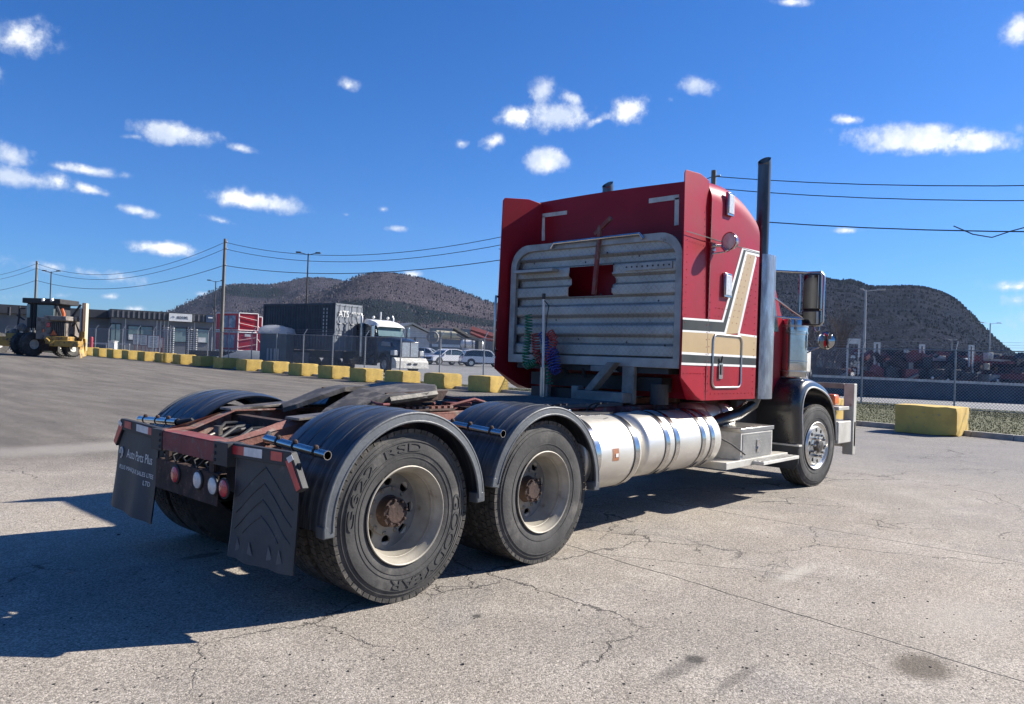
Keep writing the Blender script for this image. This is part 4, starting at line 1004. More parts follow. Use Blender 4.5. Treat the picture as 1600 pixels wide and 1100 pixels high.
pts += [(XP, YR+R_-R_*sin(a), ZT_-R_+R_*cos(a)) for a in [pi/2*k/8 for k in range(0, 9)]]+[(XP, YR, ZB)]
mb = MB(); I2 = []
ctr_ = Vector((XP, (YL+YR)/2, (ZB+ZT_)/2))
P = []
for p in pts:
    p = Vector(p); q = Vector((XP, p.y+(.075 if p.y < 0 else -.075)*min(1, abs(p.y)/.8), p.z-(.075 if p.z > ZT_-R_-.01 else 0)*min(1, (p.z-(ZT_-R_))/R_ if p.z > ZT_-R_ else 0)))
    P.append([(XP-.035, p.y, p.z), (XP-.035, q.y, q.z), (XP+.02, q.y, q.z), (XP+.02, p.y, p.z), (XP-.035, p.y, p.z)])
mb.grid(P); mb.box(XP-.036, XP+.02, YR, YL, ZB-.04, ZB+.055)
mb.build('guard_frame', M['framealu'], gp, bevel=.006, ang=40)
a, b = PX(861, 384, XP-.06), PX(1005, 368, XP-.06)
mb = MB(); mb.tube([a+Vector((0,.0,-.03)), a+Vector((0,-.04,.02)), b+Vector((0,.04,.02)), b+Vector((0,0,-.03))], .017, 10); mb.build('grab_bar', M['chrome'], gp)
a, b = PX(806, 425, XP-.08), PX(866, 421, XP-.08); mb = MB()
mb.box(XP-.12, XP, b.y, a.y, a.z-.02, a.z+.012); mb.build('shelf', M['framealu'], gp, bevel=.003)
a, b = PX(976, 418, XP-.02), PX(1051, 411, XP-.02); mb = MB(); mb.box(XP-.03, XP+.02, b.y, a.y, a.z-.035, a.z+.035); mb.m = 1
for i in range(9): mb.ball((XP-.032, a.y+(b.y-a.y)*(i+.5)/9, a.z), .010, 6)
mb.build('strap_rail', [M['framealu'], M['blackm']], gp)
mb = MB()
for px, py in ((960,413),(916,410),(940,460),(836,412),(814,415),(870,500),(905,530),(980,535),(1040,540),(850,540),(1030,470),(1000,400),(950,395)): 
    p = PX(px, py, XP-.01); mb.T = Matrix.Translation(p); mb.lathe([(.011,-.012),(0,-.013)], 8, 0)
mb.T = Matrix.Identity(4); mb.build('bolt', M['blackm'], gp)
# dark red bracket arm
mb = MB(); a, b, c, d = PX(928,460,XP-.02), PX(938,352,XP-.06), PX(955,340,XP-.06), PX(930,366,XP-.05)
def bar(A, B_, w=.02):
    A, B_ = Vector(A), Vector(B_); dd = (B_-A).normalized(); n1 = Vector((1,0,0))*w; n2 = dd.cross(Vector((1,0,0))).normalized()*w
    vs = [A+n1+n2, A+n1-n2, A-n1-n2, A-n1+n2, B_+n1+n2, B_+n1-n2, B_-n1-n2, B_-n1+n2]
    mb.add(vs, [(0,1,2,3),(4,7,6,5),(0,4,5,1),(1,5,6,2),(2,6,7,3),(3,7,4,0)])
bar(a, b); bar(c, d); bar(c, c+Vector((.28,0,.0)), .018)
mb.build('lamp_arm', M['red_dark'], T, bevel=.003)
mb = MB(); a, b = PX(778,464,3.33), PX(781,548,3.33)
a.y = b.y = 1.16; mb.tube([(3.33,1.19,a.z), (3.25,1.16,a.z), (3.235,1.15,a.z-.05), (3.235,1.15,b.z+.05), (3.25,1.16,b.z), (3.33,1.19,b.z)], .014, 10); mb.build('grab_handle', M['dchrome'], T)
mb = MB(); mb.box(3.45, 3.82, -.98, .98, 1.40, 1.55); mb.build('subframe_beam', M['blackm'], T)
# supports below the guard
for kk, args in ((0,(3.40,3.46,-.62,-.48,1.085,1.50)),(0,(3.25,3.45,-.60,-.02,1.10,1.20)),(0,(3.40,3.46,.48,.60,1.085,1.50)),(0,(3.30,3.42,.0,.08,1.08,1.24))):
    mb = MB(); mb.box(*args); mb.build('guard_support', M['grey'], T, bevel=.005)
mb = MB(); mb.prism([(-.36,1.50),(-.46,1.50),(-.18,1.20),(-.08,1.20)], 0, 3.30, 3.42); mb.build('guard_brace', M['grey'], T, bevel=.005)
mb = MB(); mb.prism([(-.10,1.46),(-.32,1.46),(-.44,1.40),(-.10,1.40)], 0, 3.38, 3.42); mb.build('guard_gusset', M['grey'], T, bevel=.005)
mb = MB(); mb.box(3.55, 3.75, -.85, .85, 1.22, 1.36); mb.box(3.5, 3.7, -.1, .8, 1.08, 1.2); mb.tube([(3.5,-.86,1.1),(3.5,-.86,1.3)], .09, 16); mb.tube([(3.45,.3,1.42),(3.5,.3,1.35)], .03, 8); mb.tube([(3.45,.05,1.42),(3.5,.05,1.33)], .02, 8)
mb.build('rear_equipment', M['blackm'], T)
mb = MB(); mb.box(2.2, 3.5, -.62, -.45, 1.065, 1.074); mb.build('deck_edge', M['red_dark'], T)
# pogo stick and coiled lines
px_ = PX(848, 618, 3.10); mb = MB(); y = px_.y
mb.tube([(3.10, y, 1.10), (3.09, y, 1.42)], .027, 14); mb.m = 1; mb.tube([(3.09, y, 1.42), (3.05, y-.01, 2.14)], .014, 10); mb.m = 2; mb.tube([(3.05, y-.01, 2.13), (3.05, y-.01, 2.19)], .018, 8); mb.tube([(3.05,y-.015,2.12),(3.04,y-.09,2.06),(3.04,y-.07,1.95),(3.05,y-.05,1.7)], .006, 6)
mb.build('hose_pole', [M['dchrome'], M['white'], M['blackm']], T)
def coil(name, pts, r, turns, mm, wr=.0075):
    pts = [Vector(p) for p in pts]; n = turns*12; out = []
    L = [0]
    for a, b in zip(pts, pts[1:]): L.append(L[-1]+(b-a).length)
    for i in range(n+1):
        s = L[-1]*i/n; k = max(j for j in range(len(L)) if L[j] <= s+1e-9); k = min(k, len(pts)-2); f = (s-L[k])/(L[k+1]-L[k]); p = pts[k].lerp(pts[k+1], f)
        d = (pts[k+1]-pts[k]).normalized(); u = d.cross(Vector((1,.2,0))).normalized(); w = d.cross(u); a = 2*pi*turns*i/n
        out.append(p+u*r*cos(a)+w*r*sin(a))
    mb = MB(); mb.tube(out, wr, 6); mb.build(name, M[mm], T, ang=80)
XH = 3.30
def H_(px, py): return PX(px, py, XH)
coil('air_coil', [H_(826,492), H_(826,520), H_(821,552), H_(822,572), H_(838,565), H_(842,552)], .038, 26, 'hoseg')
coil('air_coil', [H_(836,522), H_(838,550), H_(845,566), H_(858,560), H_(866,530), H_(858,518)], .042, 26, 'hoser')
coil('power_coil', [H_(848,520), H_(856,545), H_(864,576), H_(870,580), H_(868,555), H_(862,545)], .045, 24, 'hoseb')
coil('air_coil', [H_(851,560), H_(854,580), H_(858,600)], .040, 7, 'hoseg')
# ---- exhaust, shield, big pipe -----------------------------------
for sg in (-1, 1):
    cx_, cy_ = 5.26, 1.08*sg; mb = MB()
    tip = 3.87; n = 24; ring = []
    mb.tube([(cx_, cy_, 2.6), (cx_, cy_, 3.80)], .072, n, caps=False); mb.T = Matrix.Identity(4)
    vs = [(cx_+.072*cos(2*pi*k/n), cy_+.072*sin(2*pi*k/n), 3.80) for k in range(n)]+[(cx_-.01+.072*cos(2*pi*k/n), cy_+.072*sin(2*pi*k/n), 3.86+.055*cos(2*pi*k/n)) for k in range(n)]+[(cx_-.01+.066*cos(2*pi*k/n), cy_+.066*sin(2*pi*k/n), 3.86+.05*cos(2*pi*k/n)) for k in range(n)]+[(cx_+.064*cos(2*pi*k/n), cy_+.064*sin(2*pi*k/n), 3.3) for k in range(n)]
    mb.add(vs, [(j*n+k, j*n+(k+1)%n, (j+1)*n+(k+1)%n, (j+1)*n+k) for j in range(3) for k in range(n)])
    st = mb.build('exhaust_stack', M['stack'], T, ang=50)
    mb = MB(); mb.tube([(cx_, cy_, 1.2), (cx_, cy_, 1.26), (cx_, cy_, 2.6), (cx_, cy_, 2.68)], [.07,.125,.125,.07], 28); mb.build('muffler', M['blackm'], st)
    mb = MB(); P = []
    for z in (1.15, 2.76):
        P.append([(cx_-.055+.175*sin(a), cy_+(.085+.085*cos(a))*sg, z) for a in [radians(-72+144*k/12) for k in range(13)]])
    P = [[Vector(P[0][k]).lerp(Vector(P[1][k]), q) for k in range(13)] for q in (0, .1, .5, .9, 1)]
    mb.grid(P); mb.grid([[p-Vector((.004, .004*sg, 0)) for p in r_] for r_ in P])
    mb.build('heat_shield', M['shield'], st, ang=50)
    mb = MB(); mb.tube([(cx_, cy_, 1.22), (cx_-.02, cy_+.04*-sg, 1.08), (cx_-.25, cy_-.12*sg, .96), (cx_-.85, cy_-.25*sg, .84), (cx_-1.1, cy_-.35*sg, .80)], .068, 18); mb.build('exhaust_pipe', M['stack'], st)
# black gap strip behind shield, cab corner
mb = MB(); mb.box(4.94, 5.12, -1.10, 1.10, 1.12, 2.6); mb.build('cab_gap', M['blackm'], T)
mb = MB(); mb.tube([(4.2,-.72,.93),(4.28,-.72,.93),(5.15,-.72,.90),(5.2,-.72,.90)], [.10,.165,.165,.12], 28); mb.build('exhaust_filter', M['alu'], T)
mb = MB()
for x in (4.5, 4.85): mb.T = Matrix.Translation((x,-.72,.918)); mb.lathe([(.168,-.02),(.172,-.02),(.172,.02),(.168,.02)], 36, 0)
mb.T = Matrix.Identity(4); mb.build('filter_strap', M['dchrome'], T)
# ---- toolbox and step --------------------------------------------
mb = MB(); mb.box(4.64, 5.46, -1.19, -.72, .50, .83); tb = mb.build('toolbox', M['dwhite'], T, bevel=.006)
mb = MB(); mb.box(4.62, 5.48, -1.20, -.70, .795, .84); mb.build('lid', M['dchrome'], tb, bevel=.005)
mb = MB(); mb.box(4.68, 5.42, -1.1965, -1.19, .52, .775); mb.m = 1
nd = 0
for i in range(20):
    for j in range(7):
        x = 4.70+i*.037; z = .535+j*.035; s_ = .010*(1 if (i+j)%2 else -1); mb.add([(x, -1.1975, z), (x+.022, -1.1975, z+s_), (x+.024, -1.1975, z+s_+.005), (x+.002, -1.1975, z+.005)], [(0,1,2,3)])
mb.build('door_panel', [M['dchrome'], M['dwhite']], tb)
mb = MB(); mb.T = Matrix.Translation((5.06, -1.2, .60)); mb.lathe([(0,-.012),(.03,-.012),(.034,0)], 20, 1); mb.T = Matrix.Identity(4); mb.box(5.02, 5.10, -1.206, -1.197, .56, .70); mb.build('latch', M['chrome'], tb)
mb = MB(); mb.box(4.30, 5.9, -1.20, -.70, .425, .50)
mb.prism([(-.72,.50),(-.90,.50),(-.90,.80),(-.72,.83)], 0, 4.28, 4.64); sb = mb.build('step_frame', M['bumper'], T, bevel=.005)
mb = MB(); mb.box(4.92, 5.92, -1.33, -1.0, .44, .475); mb.build('step', M['dwhite'], sb, bevel=.004)
mb = MB()
for i in range(6): mb.box(4.95, 5.89, -1.31+i*.05, -1.285+i*.05, .475, .481)
mb.build('step_tread', M['grey'], sb)
mb = MB(); mb.tube([(4.32,-.98,.80),(4.5,-1.15,.68),(4.62,-1.205,.60),(4.70,-1.215,.56)], .009, 8); mb.build('cable', M['blackm'], sb)
# ---- cab, hood, grille -------------------------------------------
mb = MB(); mb.prism([(5.10,1.15),(6.35,1.15),(6.42,2.05),(6.05,2.62),(5.10,2.66)], 1, -.90, .90); cabo = mb.build('cab', M['red'], T, bevel=.04)
for sg in (-1, 1):
    mb = MB(); mb.prism([(5.42,1.95),(6.22,1.95),(6.05,2.42),(5.42,2.45)], 1, min(.902*sg,.908*sg), max(.902*sg,.908*sg)); mb.build('door_window', M['glass'], cabo)
    mb = MB(); mb.tube([(5.48,.93*sg,1.25),(5.46,1.02*sg,1.32),(5.46,1.02*sg,2.42),(5.50,.98*sg,2.52),(5.56,.92*sg,2.52)], .019, 10); mb.build('grab_rail', M['chrome'], cabo)
mb = MB(); P = []
for x, w0, z0, z1 in ((6.35,.62,1.05,2.02),(6.9,.56,1.05,1.95),(7.6,.52,1.05,1.86),(7.85,.50,1.0,1.82)):
    P.append([(x, -w0, z0), (x, -w0, z1-.16), (x, -w0+.06, z1-.05), (x, -w0+.2, z1), (x, w0-.2, z1), (x, w0-.06, z1-.05), (x, w0, z1-.16), (x, w0, z0)])
mb.grid(P); mb.add(P[-1], [tuple(range(8))]); mb.build('hood', M['red'], T, ang=40)
mb = MB(); mb.box(7.86, 7.98, -.55, .55, .95, 1.90); mb.build('grille_surround', M['dwhite'], T, bevel=.03)
for sg in (-1, 1):
    mb = MB(); mb.box(7.35, 7.60, .70*sg-.11, .70*sg+.11, 1.45, 1.75); mb.build('headlight', M['dwhite'], T, bevel=.02)
    # air cleaner
    mb = MB(); mb.T = Matrix.Translation((6.54, .95*sg, 0))
    mb.lathe([(0,2.155),(.14,2.15),(.178,2.12),(.188,2.08),(.188,1.97),(.193,1.965),(.193,1.935),(.188,1.93),(.188,1.60),(.192,1.595),(.192,1.58),(.188,1.575),(.188,1.42),(.180,1.39),(0,1.385)], 56, 2)
    ac = mb.build('air_cleaner', M['chrome'], T, ang=30)
    mb = MB(); mb.T = Matrix.Translation((6.54, .95*sg, 0)); mb.lathe([(.189,1.475),(.194,1.475),(.194,1.46),(.189,1.46)], 56, 2); mb.lathe([(.189,2.05),(.193,2.05),(.193,2.02),(.189,2.02)], 56, 2); mb.build('clamp_band', M['dchrome'], ac)
    # mirrors
    mx_, my_ = 6.08, 1.36*sg
    mb = MB(); mb.box(mx_-.03, mx_+.07, my_-.105, my_+.105, 2.20, 2.64); mr = mb.build('mirror', M['black'], T, bevel=.02)
    mb = MB(); mb.box(mx_-.034, mx_-.030, my_-.088, my_+.088, 2.225, 2.62); mb.build('mirror_face', M['mirror'], mr)
    mb = MB(); mb.box(mx_-.04, mx_+.06, my_-.115, my_+.10, 2.02, 2.20); mb.m = 1; mb.box(mx_-.046, mx_-.041, my_-.10, my_+.085, 2.035, 2.185); mb.build('spot_mirror', [M['black'], M['mirror']], mr, bevel=.006)
    mb = MB(); zt2 = 2.655
    mb.tube([(5.62, .93*sg, zt2+.0), (mx_-.02, 1.30*sg, zt2+.0), (mx_, my_+.10*sg, zt2), (mx_, my_+.135*sg, zt2-.05), (mx_, my_+.135*sg, 2.06), (mx_, my_+.10*sg, 2.02), (mx_, my_, 2.02)], .014, 10)
    mb.tube([(mx_-.05, my_-.125*sg, 2.64), (mx_-.05, my_-.125*sg, 2.18)], .012, 8)
    mb.tube([(5.62, .93*sg, 2.44), (6.0, 1.18*sg, 2.18), (mx_, my_-.05*sg, 2.08)], .014, 8)
    mb.tube([(5.62, .93*sg, 2.12), (6.0, 1.2*sg, 2.10), (mx_, my_, 2.10)], .010, 8)
    mb.tube([(mx_,my_+.02*sg,2.02),(mx_,my_+.06*sg,1.95),(mx_,my_+.10*sg,1.96),(mx_,my_+.09*sg,2.03)], .006, 6)
    mb.build('mirror_bracket', M['chrome'], mr)
    c = Vector((6.77, 1.30*sg, 1.865)); mb = MB(); mb.T = Matrix.Translation(c)
    mb.lathe([(0,.05),(.07,.045),(.112,.01),(.116,0),(.110,-.006)], 36, 0); mb.m = 1; mb.lathe([(.110,-.006),(.08,-.018),(.04,-.026),(0,-.028)], 36, 0)
    cm = mb.build('round_mirror', [M['blackm'], M['mirror']], T)
    mb = MB(); mb.tube([(6.80,1.28*sg,1.82),(6.86,1.0*sg,1.70),(6.9,.62*sg,1.62)], .011, 8); mb.build('mirror_arm', M['chrome'], cm)
mb = MB(); mb.tube([(5.62,-.95,2.66),(5.62,-.95,2.80),(5.61,-.95,2.83),(5.58,-.95,3.42)], [.014,.014,.004,.002], 8); mb.build('antenna', M['blackm'], T)
# ---- front fenders -----------------------------------------------
for sg in (-1, 1):
    prof_ = [(6.16,.57),(6.13,.80),(6.10,1.02),(6.12,1.18),(6.20,1.30),(6.34,1.37),(6.52,1.385),(6.72,1.36),(6.92,1.315),(7.10,1.25),(7.26,1.15),(7.38,1.02),(7.46,.86),(7.51,.68),(7.53,.55)]
    # smooth
    pr = []
    for i in range(len(prof_)-1):
        for q in range(4):
            p0, p1, p2, p3 = [Vector(prof_[max(0, min(len(prof_)-1, i+k))]) for k in (-1, 0, 1, 2)]; u = q/4
            pr.append(.5*((2*p1)+(-p0+p2)*u+(2*p0-5*p1+4*p2-p3)*u*u+(-p0+3*p1-3*p2+p3)*u**3))
    pr.append(Vector(prof_[-1]))
    def shrink(p, k): 
        c = Vector((6.82, .62)); return c+(p-c)*(1-k)
    cols = [(.60, 0), (.75, 0), (.95, .0), (1.10, .005), (1.18, .02), (1.215, .045), (1.232, .085), (1.238, .14)]
    mb = MB(); mb.grid([[(shrink(p, k).x, y*sg, shrink(p, k).y) for y, k in cols] for p in pr]); mb.grid([[(shrink(p, k+.012).x, (y-.008)*sg, shrink(p, k+.012).y) for y, k in cols] for p in pr])
    ff = mb.build('front_fender', M['black'], T, ang=70)
    mb = MB(); mb.tube([(shrink(p, .145).x, 1.240*sg, shrink(p, .145).y) for p in pr], .011, 8); mb.m = 0
    mb.box(6.14, 6.24, min(.62*sg,1.24*sg), max(.62*sg,1.24*sg), .555, .575) ; mb.build('fender_lip', M['dwhite'], ff)
    mb = MB(); mb.prism([(.64*sg,.56),(1.22*sg,.56),(1.225*sg,.34),(1.17*sg,.27),(.66*sg,.27)], 0, 6.16, 6.172); mb.build('mudflap', M['flap'], ff)
    mb = MB(); mb.box(5.55, 6.16, min(.62*sg,.70*sg), max(.62*sg,.70*sg), .70, 1.38); mb.build('inner_panel', M['blackm'], ff)
mb = MB(); mb.box(6.2, 7.6, -.60, .60, .60, 1.35); mb.build('engine_block', M['blackm'], T)
# ---- bumper -------------------------------------------------------
XB = 8.08
mb = MB(); mb.box(XB, XB+.10, -1.25, 1.25, .42, .80); bp_ = mb.build('front_bumper', M['bumper'], T, bevel=.02)
for sg in (-1, 1):
    mb = MB(); mb.box(XB-.02, XB+.10, min(1.11*sg,1.25*sg), max(1.11*sg,1.25*sg), .32, 1.315); mb.build('bumper_post', M['bumper'], bp_, bevel=.008)
    mb = MB(); mb.box(XB-.55, XB-.02, min(1.08*sg,1.23*sg), max(1.08*sg,1.23*sg), .50, .80); mb.build('bumper_side', M['bumper'], bp_, bevel=.012)
    mb = MB(); mb.box(XB-.62, XB-.42, 1.12*sg-.07, 1.12*sg+.07, 1.02, 1.17) ; o_ = mb.build('turn_signal', M['amber'], T, bevel=.03)
    mb = MB(); mb.box(XB-.5, XB+.02, 1.12*sg-.09, 1.12*sg+.09, .95, 1.0); mb.build('lamp_shelf', M['bumper'], bp_, bevel=.006)
mb = MB(); mb.box(XB, XB+.06, -1.10, 1.10, 1.24, 1.315); mb.build('bumper_rail', M['grey'], bp_, bevel=.006)

# ================================================================== BACKGROUND
def GP(px, w):
    """ground point seen in direction px at depth w"""
    p = PD(px, 550, w); return Vector((p.x, p.y, g(p.x, p.y)))
def dist(a, b): return (Vector(a)-Vector(b)).length
# ---- yellow concrete blocks --------------------------------------
def block_mesh(seed):
    rnd = random.Random(seed); mb = MB(); L, Wd, Hh = .70, .57, .70; n = 5
    bm = bmesh.new(); bmesh.ops.create_cube(bm, size=1)
    bmesh.ops.subdivide_edges(bm, edges=bm.edges[:], cuts=5, use_grid_fill=True)
    for v in bm.verts:
        e = sum(abs(abs(c)-.5) < 1e-3 for c in v.co)
        v.co = Vector((v.co.x*Wd*2, v.co.y*L*2, (v.co.z+.5)*Hh))
        if e >= 2: v.co += Vector([-(1 if c > 0 else -1)*rnd.random()*.022 for c in (v.co.x, v.co.y, v.co.z-.3)])
        if e == 3 and rnd.random() < .5: v.co += Vector([-(1 if c > 0 else -1)*rnd.random()*.05 for c in (v.co.x, v.co.y, v.co.z-.3)])
        v.co += Vector((rnd.uniform(-.004,.004), rnd.uniform(-.004,.004), 0))
    me = bpy.data.meshes.new('barrier_block'); bm.to_mesh(me); bm.free(); me.materials.append(M['yellow']); me.shade_smooth(); me.set_sharp_from_angle(angle=radians(30)); return me
bms = [block_mesh(i) for i in range(5)]
names_ = {0: 'yellow concrete block standing alone on the kerb right of the truck bumper'}
k = 0; nblk = 24
for i in range(nblk):
    if i in (2, 3, 5): continue
    y = 0.05+3.0*i; x = KX(y)-.2 if y < 13 else KX(y)-.12
    o = bpy.data.objects.new('barrier_block', bms[i % 5]); COL.objects.link(o); o.location = (x, y, g(x, y)); o.rotation_euler = (0, 0, random.uniform(-.03, .03)-(.03 if y < 13 else .02))
    if i == 0: lab = names_[0]
    elif i == 1: lab = 'yellow concrete block peeking out between the bumper post and the lone block'
    elif y < 17: lab = 'yellow concrete block glimpsed under the back of the red sleeper'
    else:
        nth = i-6
        ordw = ['first','second','third','fourth','fifth','sixth','seventh','eighth','ninth','tenth','eleventh','twelfth','thirteenth','fourteenth','fifteenth','sixteenth','seventeenth','eighteenth','nineteenth']
        lab = '%s worn yellow block of the row, counting leftwards from the red sleeper' % ordw[min(nth, 18)]
    tag(o, lab, 'concrete block', 'yellow concrete blocks along the edge of the lot')
# ---- chain link fences -------------------------------------------
def fence(pts, label, hgt=2.4, pitch=.11, post_sp=3.05, wr=.0035, arms=True):
    a0 = Vector(pts[0]); f = thing('chain_link_fence', label, 'fence', (a0.x, a0.y, g(a0.x, a0.y)), 0, 'chain link fences round the lot'); O = f.location.copy()
    net = MB(); rails = MB(); barb = MB(); pm = MB(); pm.tube([(0,0,-.1),(0,0,hgt)], .035, 8)
    if arms: pm.tube([(0,0,hgt-.02),(.22,-.02,hgt+.32)], .02, 6)
    pme = pm.mesh('post', M['galv'])
    for A, B_ in zip(pts, pts[1:]):
        A, B_ = Vector(A), Vector(B_); L = (B_-A).length; d = (B_-A)/L; n = max(1, round(L/post_sp))
        def P3(s, h):
            p = A+d*s; return Vector((p.x, p.y, g(p.x, p.y)+h))-O
        for i in range(n+(1 if (B_-Vector(pts[-1])).length < .1 else 0)):
            q = P3(L*i/n, 0); ob('post', pme, f, q)
        S_ = [L*i/n for i in range(n+1)]
        for h in (hgt-.03, .08): rails.tube([P3(s, h) for s in S_], .022 if h > 1 else .012, 6)
        for j in range(3):
            if arms: barb.tube([P3(s, hgt+.10+.10*j)+Vector((.07+.07*j, 0, 0)) for s in S_], .004, 4)
        h0, h1 = .06, hgt-.04; run = (h1-h0); c = int((L+run)/pitch)
        for q in range(c):
            for sg in (1, -1):
                s0 = -run+q*pitch; s1 = s0+run; z0, z1 = (h0, h1) if sg > 0 else (h1, h0)
                if s0 < 0: z0 += (z1-z0)*(-s0)/run; s0 = 0
                if s1 > L: z1 -= (z1-z0)*(s1-L)/(s1-s0) if s1 > s0 else 0; s1 = L
                if s1-s0 < .02: continue
                a, b = P3(s0, z0), P3(s1, z1); n1 = Vector((d.y, -d.x, 0))*wr; up = Vector((0,0,wr*1.5)); 
                net.add([a+up, a-up-n1, a-up+n1, b+up, b-up-n1, b-up+n1], [(0,1,4,3),(1,2,5,4),(2,0,3,5)])
    rails.build('rail', M['galv'], f)
    net.build('wire_mesh', M['galv'], f, smooth=False, kind='stuff')
    if arms: barb.build('barbed_wire', M['galv'], f, kind='stuff')
    return f
fence([(FXA, 17), (FXA, 96)], 'long chain link fence with angled barbed wire arms behind the row of yellow blocks')
fence([(30.5, -22), (30.5, 9), (FXA, 17)], 'chain link fence on the grass to the right of the red truck', post_sp=3.5, pitch=.12, wr=.0045)
# ---- power poles and wires ---------------------------------------
def pole(px, w, h, label, r=.15):
    p = GP(px, w); t_ = thing('power_pole', label, 'pole', p, 0, 'wooden power poles'); mb = MB(); mb.tube([(0,0,-.3),(0,0,h*.5),(0,0,h)], [r, r*.85, r*.68], 14); mb.build('shaft', M['wood'], t_)
    mb = MB()
    for z in (h-.25, h-.75, h-2.0): mb.tube([(.02, -.10, z), (.02, -.24, z)], .03, 8); mb.ball((.02,-.26,z), .05, 8)
    mb.tube([(0,-r*.9,.3),(0,-r*.75,h-2)], .012, 5); mb.build('insulator', M['galv'], t_); return Vector((p.x, p.y, p.z)), h
pA = pole(345, 57, 9.45, 'grey wooden power pole in front of the stacked red containers')
pB = pole(52, 79, 9.4, 'distant wooden power pole rising behind the road grader cab')
pC = pole(1106, 31.9, 9.7, 'wooden power pole whose top just shows over the red sleeper roof')
pD = (Vector((28.5, -34, 0)), 9.6); pE = (Vector((20, 122, .9)), 9.4)
def wire(a, b, za, zb_, sag, r=.018, label='black power cable', n=22, w='power_cable'):
    A = Vector((a.x, a.y-.0, a.z+za)); B_ = Vector((b.x, b.y, b.z+zb_)); mb = MB()
    mb.tube([A.lerp(B_, i/n)-Vector((0,0,4*sag*(i/n)*(1-i/n))) for i in range(n+1)], r, 5); o = mb.build(w, M['wire']); tag(o, label, 'cable', 'overhead power cables'); return o
hs_ = {'topmost': (.25, 1.75, 2.0), 'middle': (.75, 1.7, 1.9), 'lowest': (2.0, 1.3, 1.35)}
for nm, (dz, s1, s2) in hs_.items():
    for P1, P2, sg_, where in ((pE, pB, 1.1, 'left of the far pole'), (pB, pA, s1, 'between the two poles on the left'), (pA, pC, s2, 'running from the left pole to behind the red sleeper'), (pC, pD, 2.2 if dz < 1 else 1.9, 'crossing the sky right of the sleeper')):
        wire(P1[0], P2[0], P1[1]-dz, P2[1]-dz, sg_, .022 if dz > 1 else .018, '%s black cable %s' % (nm, where))
A = PD(1490, 353, 24); B_ = PD(1640, 345, 23); mb = MB(); mb.tube([A, PD(1520,366,23.9), PD(1550,371,23.7), PD(1580,361,23.4), B_], .018, 6); tag(mb.build('service_cable', M['wire']), 'short slack loop of cable hanging under the lowest line at far right', 'cable')
# ---- lamp posts ---------------------------------------------------
def lamp_post(px, w, ytop, label, kind='double', m='blackm', r=.08):
    p = GP(px, w); top = PD(px, ytop, w).z-p.z; t_ = thing('lamp_post', label, 'lamp post', p, YAW+pi/2*0, 'tall lamp posts'); mb = MB(); mb.tube([(0,0,0),(0,0,top)], [r, r*.65], 10); mb.box(-.2,.2,-.2,.2,0,.5); mb.build('pole', M[m], t_)
    for sg in ((-1, 1) if kind != 'single' else (-1, 1)):
        l = (.75 if kind == 'double' else 1.25)*sg
        if kind == 'single' and sg > 0: l = .35
        mb = MB(); mb.tube([(0,0,top-.1),(0,l*.6,top+.02),(0,l,top+.05)], .03, 6); mb.box(-.12,.12, min(l*.75,l*1.25), max(l*.75,l*1.25), top+.03, top+.13); mb.build('lamp_head', M[m], t_, bevel=.02)
lamp_post(476, 58, 396, 'dark lamp post with two heads rising behind the dark container')
lamp_post(333, 84, 439, 'dark two-headed lamp post just left of the wooden pole')
lamp_post(75, 80, 424, 'dark two-headed lamp post above the grader cab')
lamp_post(1350, 62, 453, 'pale metal lamp post in front of the right mountain', 'single', 'cloudgrey', .11)
lamp_post(1546, 107, 505, 'T-shaped lamp post at the right foot of the mountain', 'wide', 'galv', .12)
lamp_post(1487, 150, 531, 'small distant lamp post against the mountain base', 'double', 'galv', .1)
# ---- helper: frame in which local x runs to picture right, y away ----
def placed(name, label, cat, px, w, rz=None, group=None):
    p = GP(px, w); return thing(name, label, cat, p, (YAW-pi/2) if rz is None else rz, group)
def wdt(dpx, w): return dpx*w/FPX
# local frame for rz=YAW-pi/2: x = right of picture, y = away from camera
# ---- office building ---------------------------------------------
c0_ = GP(172, 88); c1_ = GP(425, 97.5); dirv = Vector((c1_.x-c0_.x, c1_.y-c0_.y, 0)); LB = dirv.length; rz = atan2(dirv.y, dirv.x)
bld = thing('office_building', 'long low grey clad office with a dark ribbed fascia behind the fence on the left', 'building', c0_, rz)
def bpx(px):     # picture column -> distance along the facade
    d = ray(px, 540); a = Vector((CX, CY)); r = Vector((d.x, d.y)); n = Vector((-dirv.y, dirv.x)); k = (Vector((c0_.x, c0_.y))-a).dot(n)/r.dot(n); return ((a+r*k)-Vector((c0_.x, c0_.y))).dot(Vector((dirv.x, dirv.y))/LB)
HB = 5.05
mb = MB(); mb.box(0, LB, .4, 14, -.3, HB-.2); mb.box(-16, 0, 5, 14, -.3, HB-.2); mb.build('wall', M['clad'], bld)
mb = MB(); mb.box(-.2, LB, -.1, 14.2, HB-1.0, HB); mb.box(-16, -.2, 4.2, 14.2, HB-1.0, HB); mb.build('fascia', M['fascia'], bld, bevel=.02)
for i in range(int(LB/.55)):
    x = .1+i*.55
    if bpx(259) < x < bpx(301): continue
    mb = MB() if i == 0 else None
    if i == 0: mb.box(-.09, .09, -.16, -.1, HB-.93, HB-.1); ribm = mb.mesh('fascia_rib', M['fasciaL'])
    ob('fascia_rib', ribm, bld, (x, 0, 0))
mb = MB(); mb.box(-.05, .05, .34, .4, .1, HB-1.05); rb = mb.mesh('wall_rib', M['cloudgrey'])
win = [(200, 217.5, 1), (219.5, 237, 1), (270, 296, 0), (309, 325, 1), (173, 179, 2), (180.5, 187, 2)]
for i in range(int(LB/.42)):
    x = .25+i*.42
    if any(bpx(a)-.15 < x < bpx(b)+.15 for a, b, _ in win): continue
    ob('wall_rib', rb, bld, (x, 0, 0))
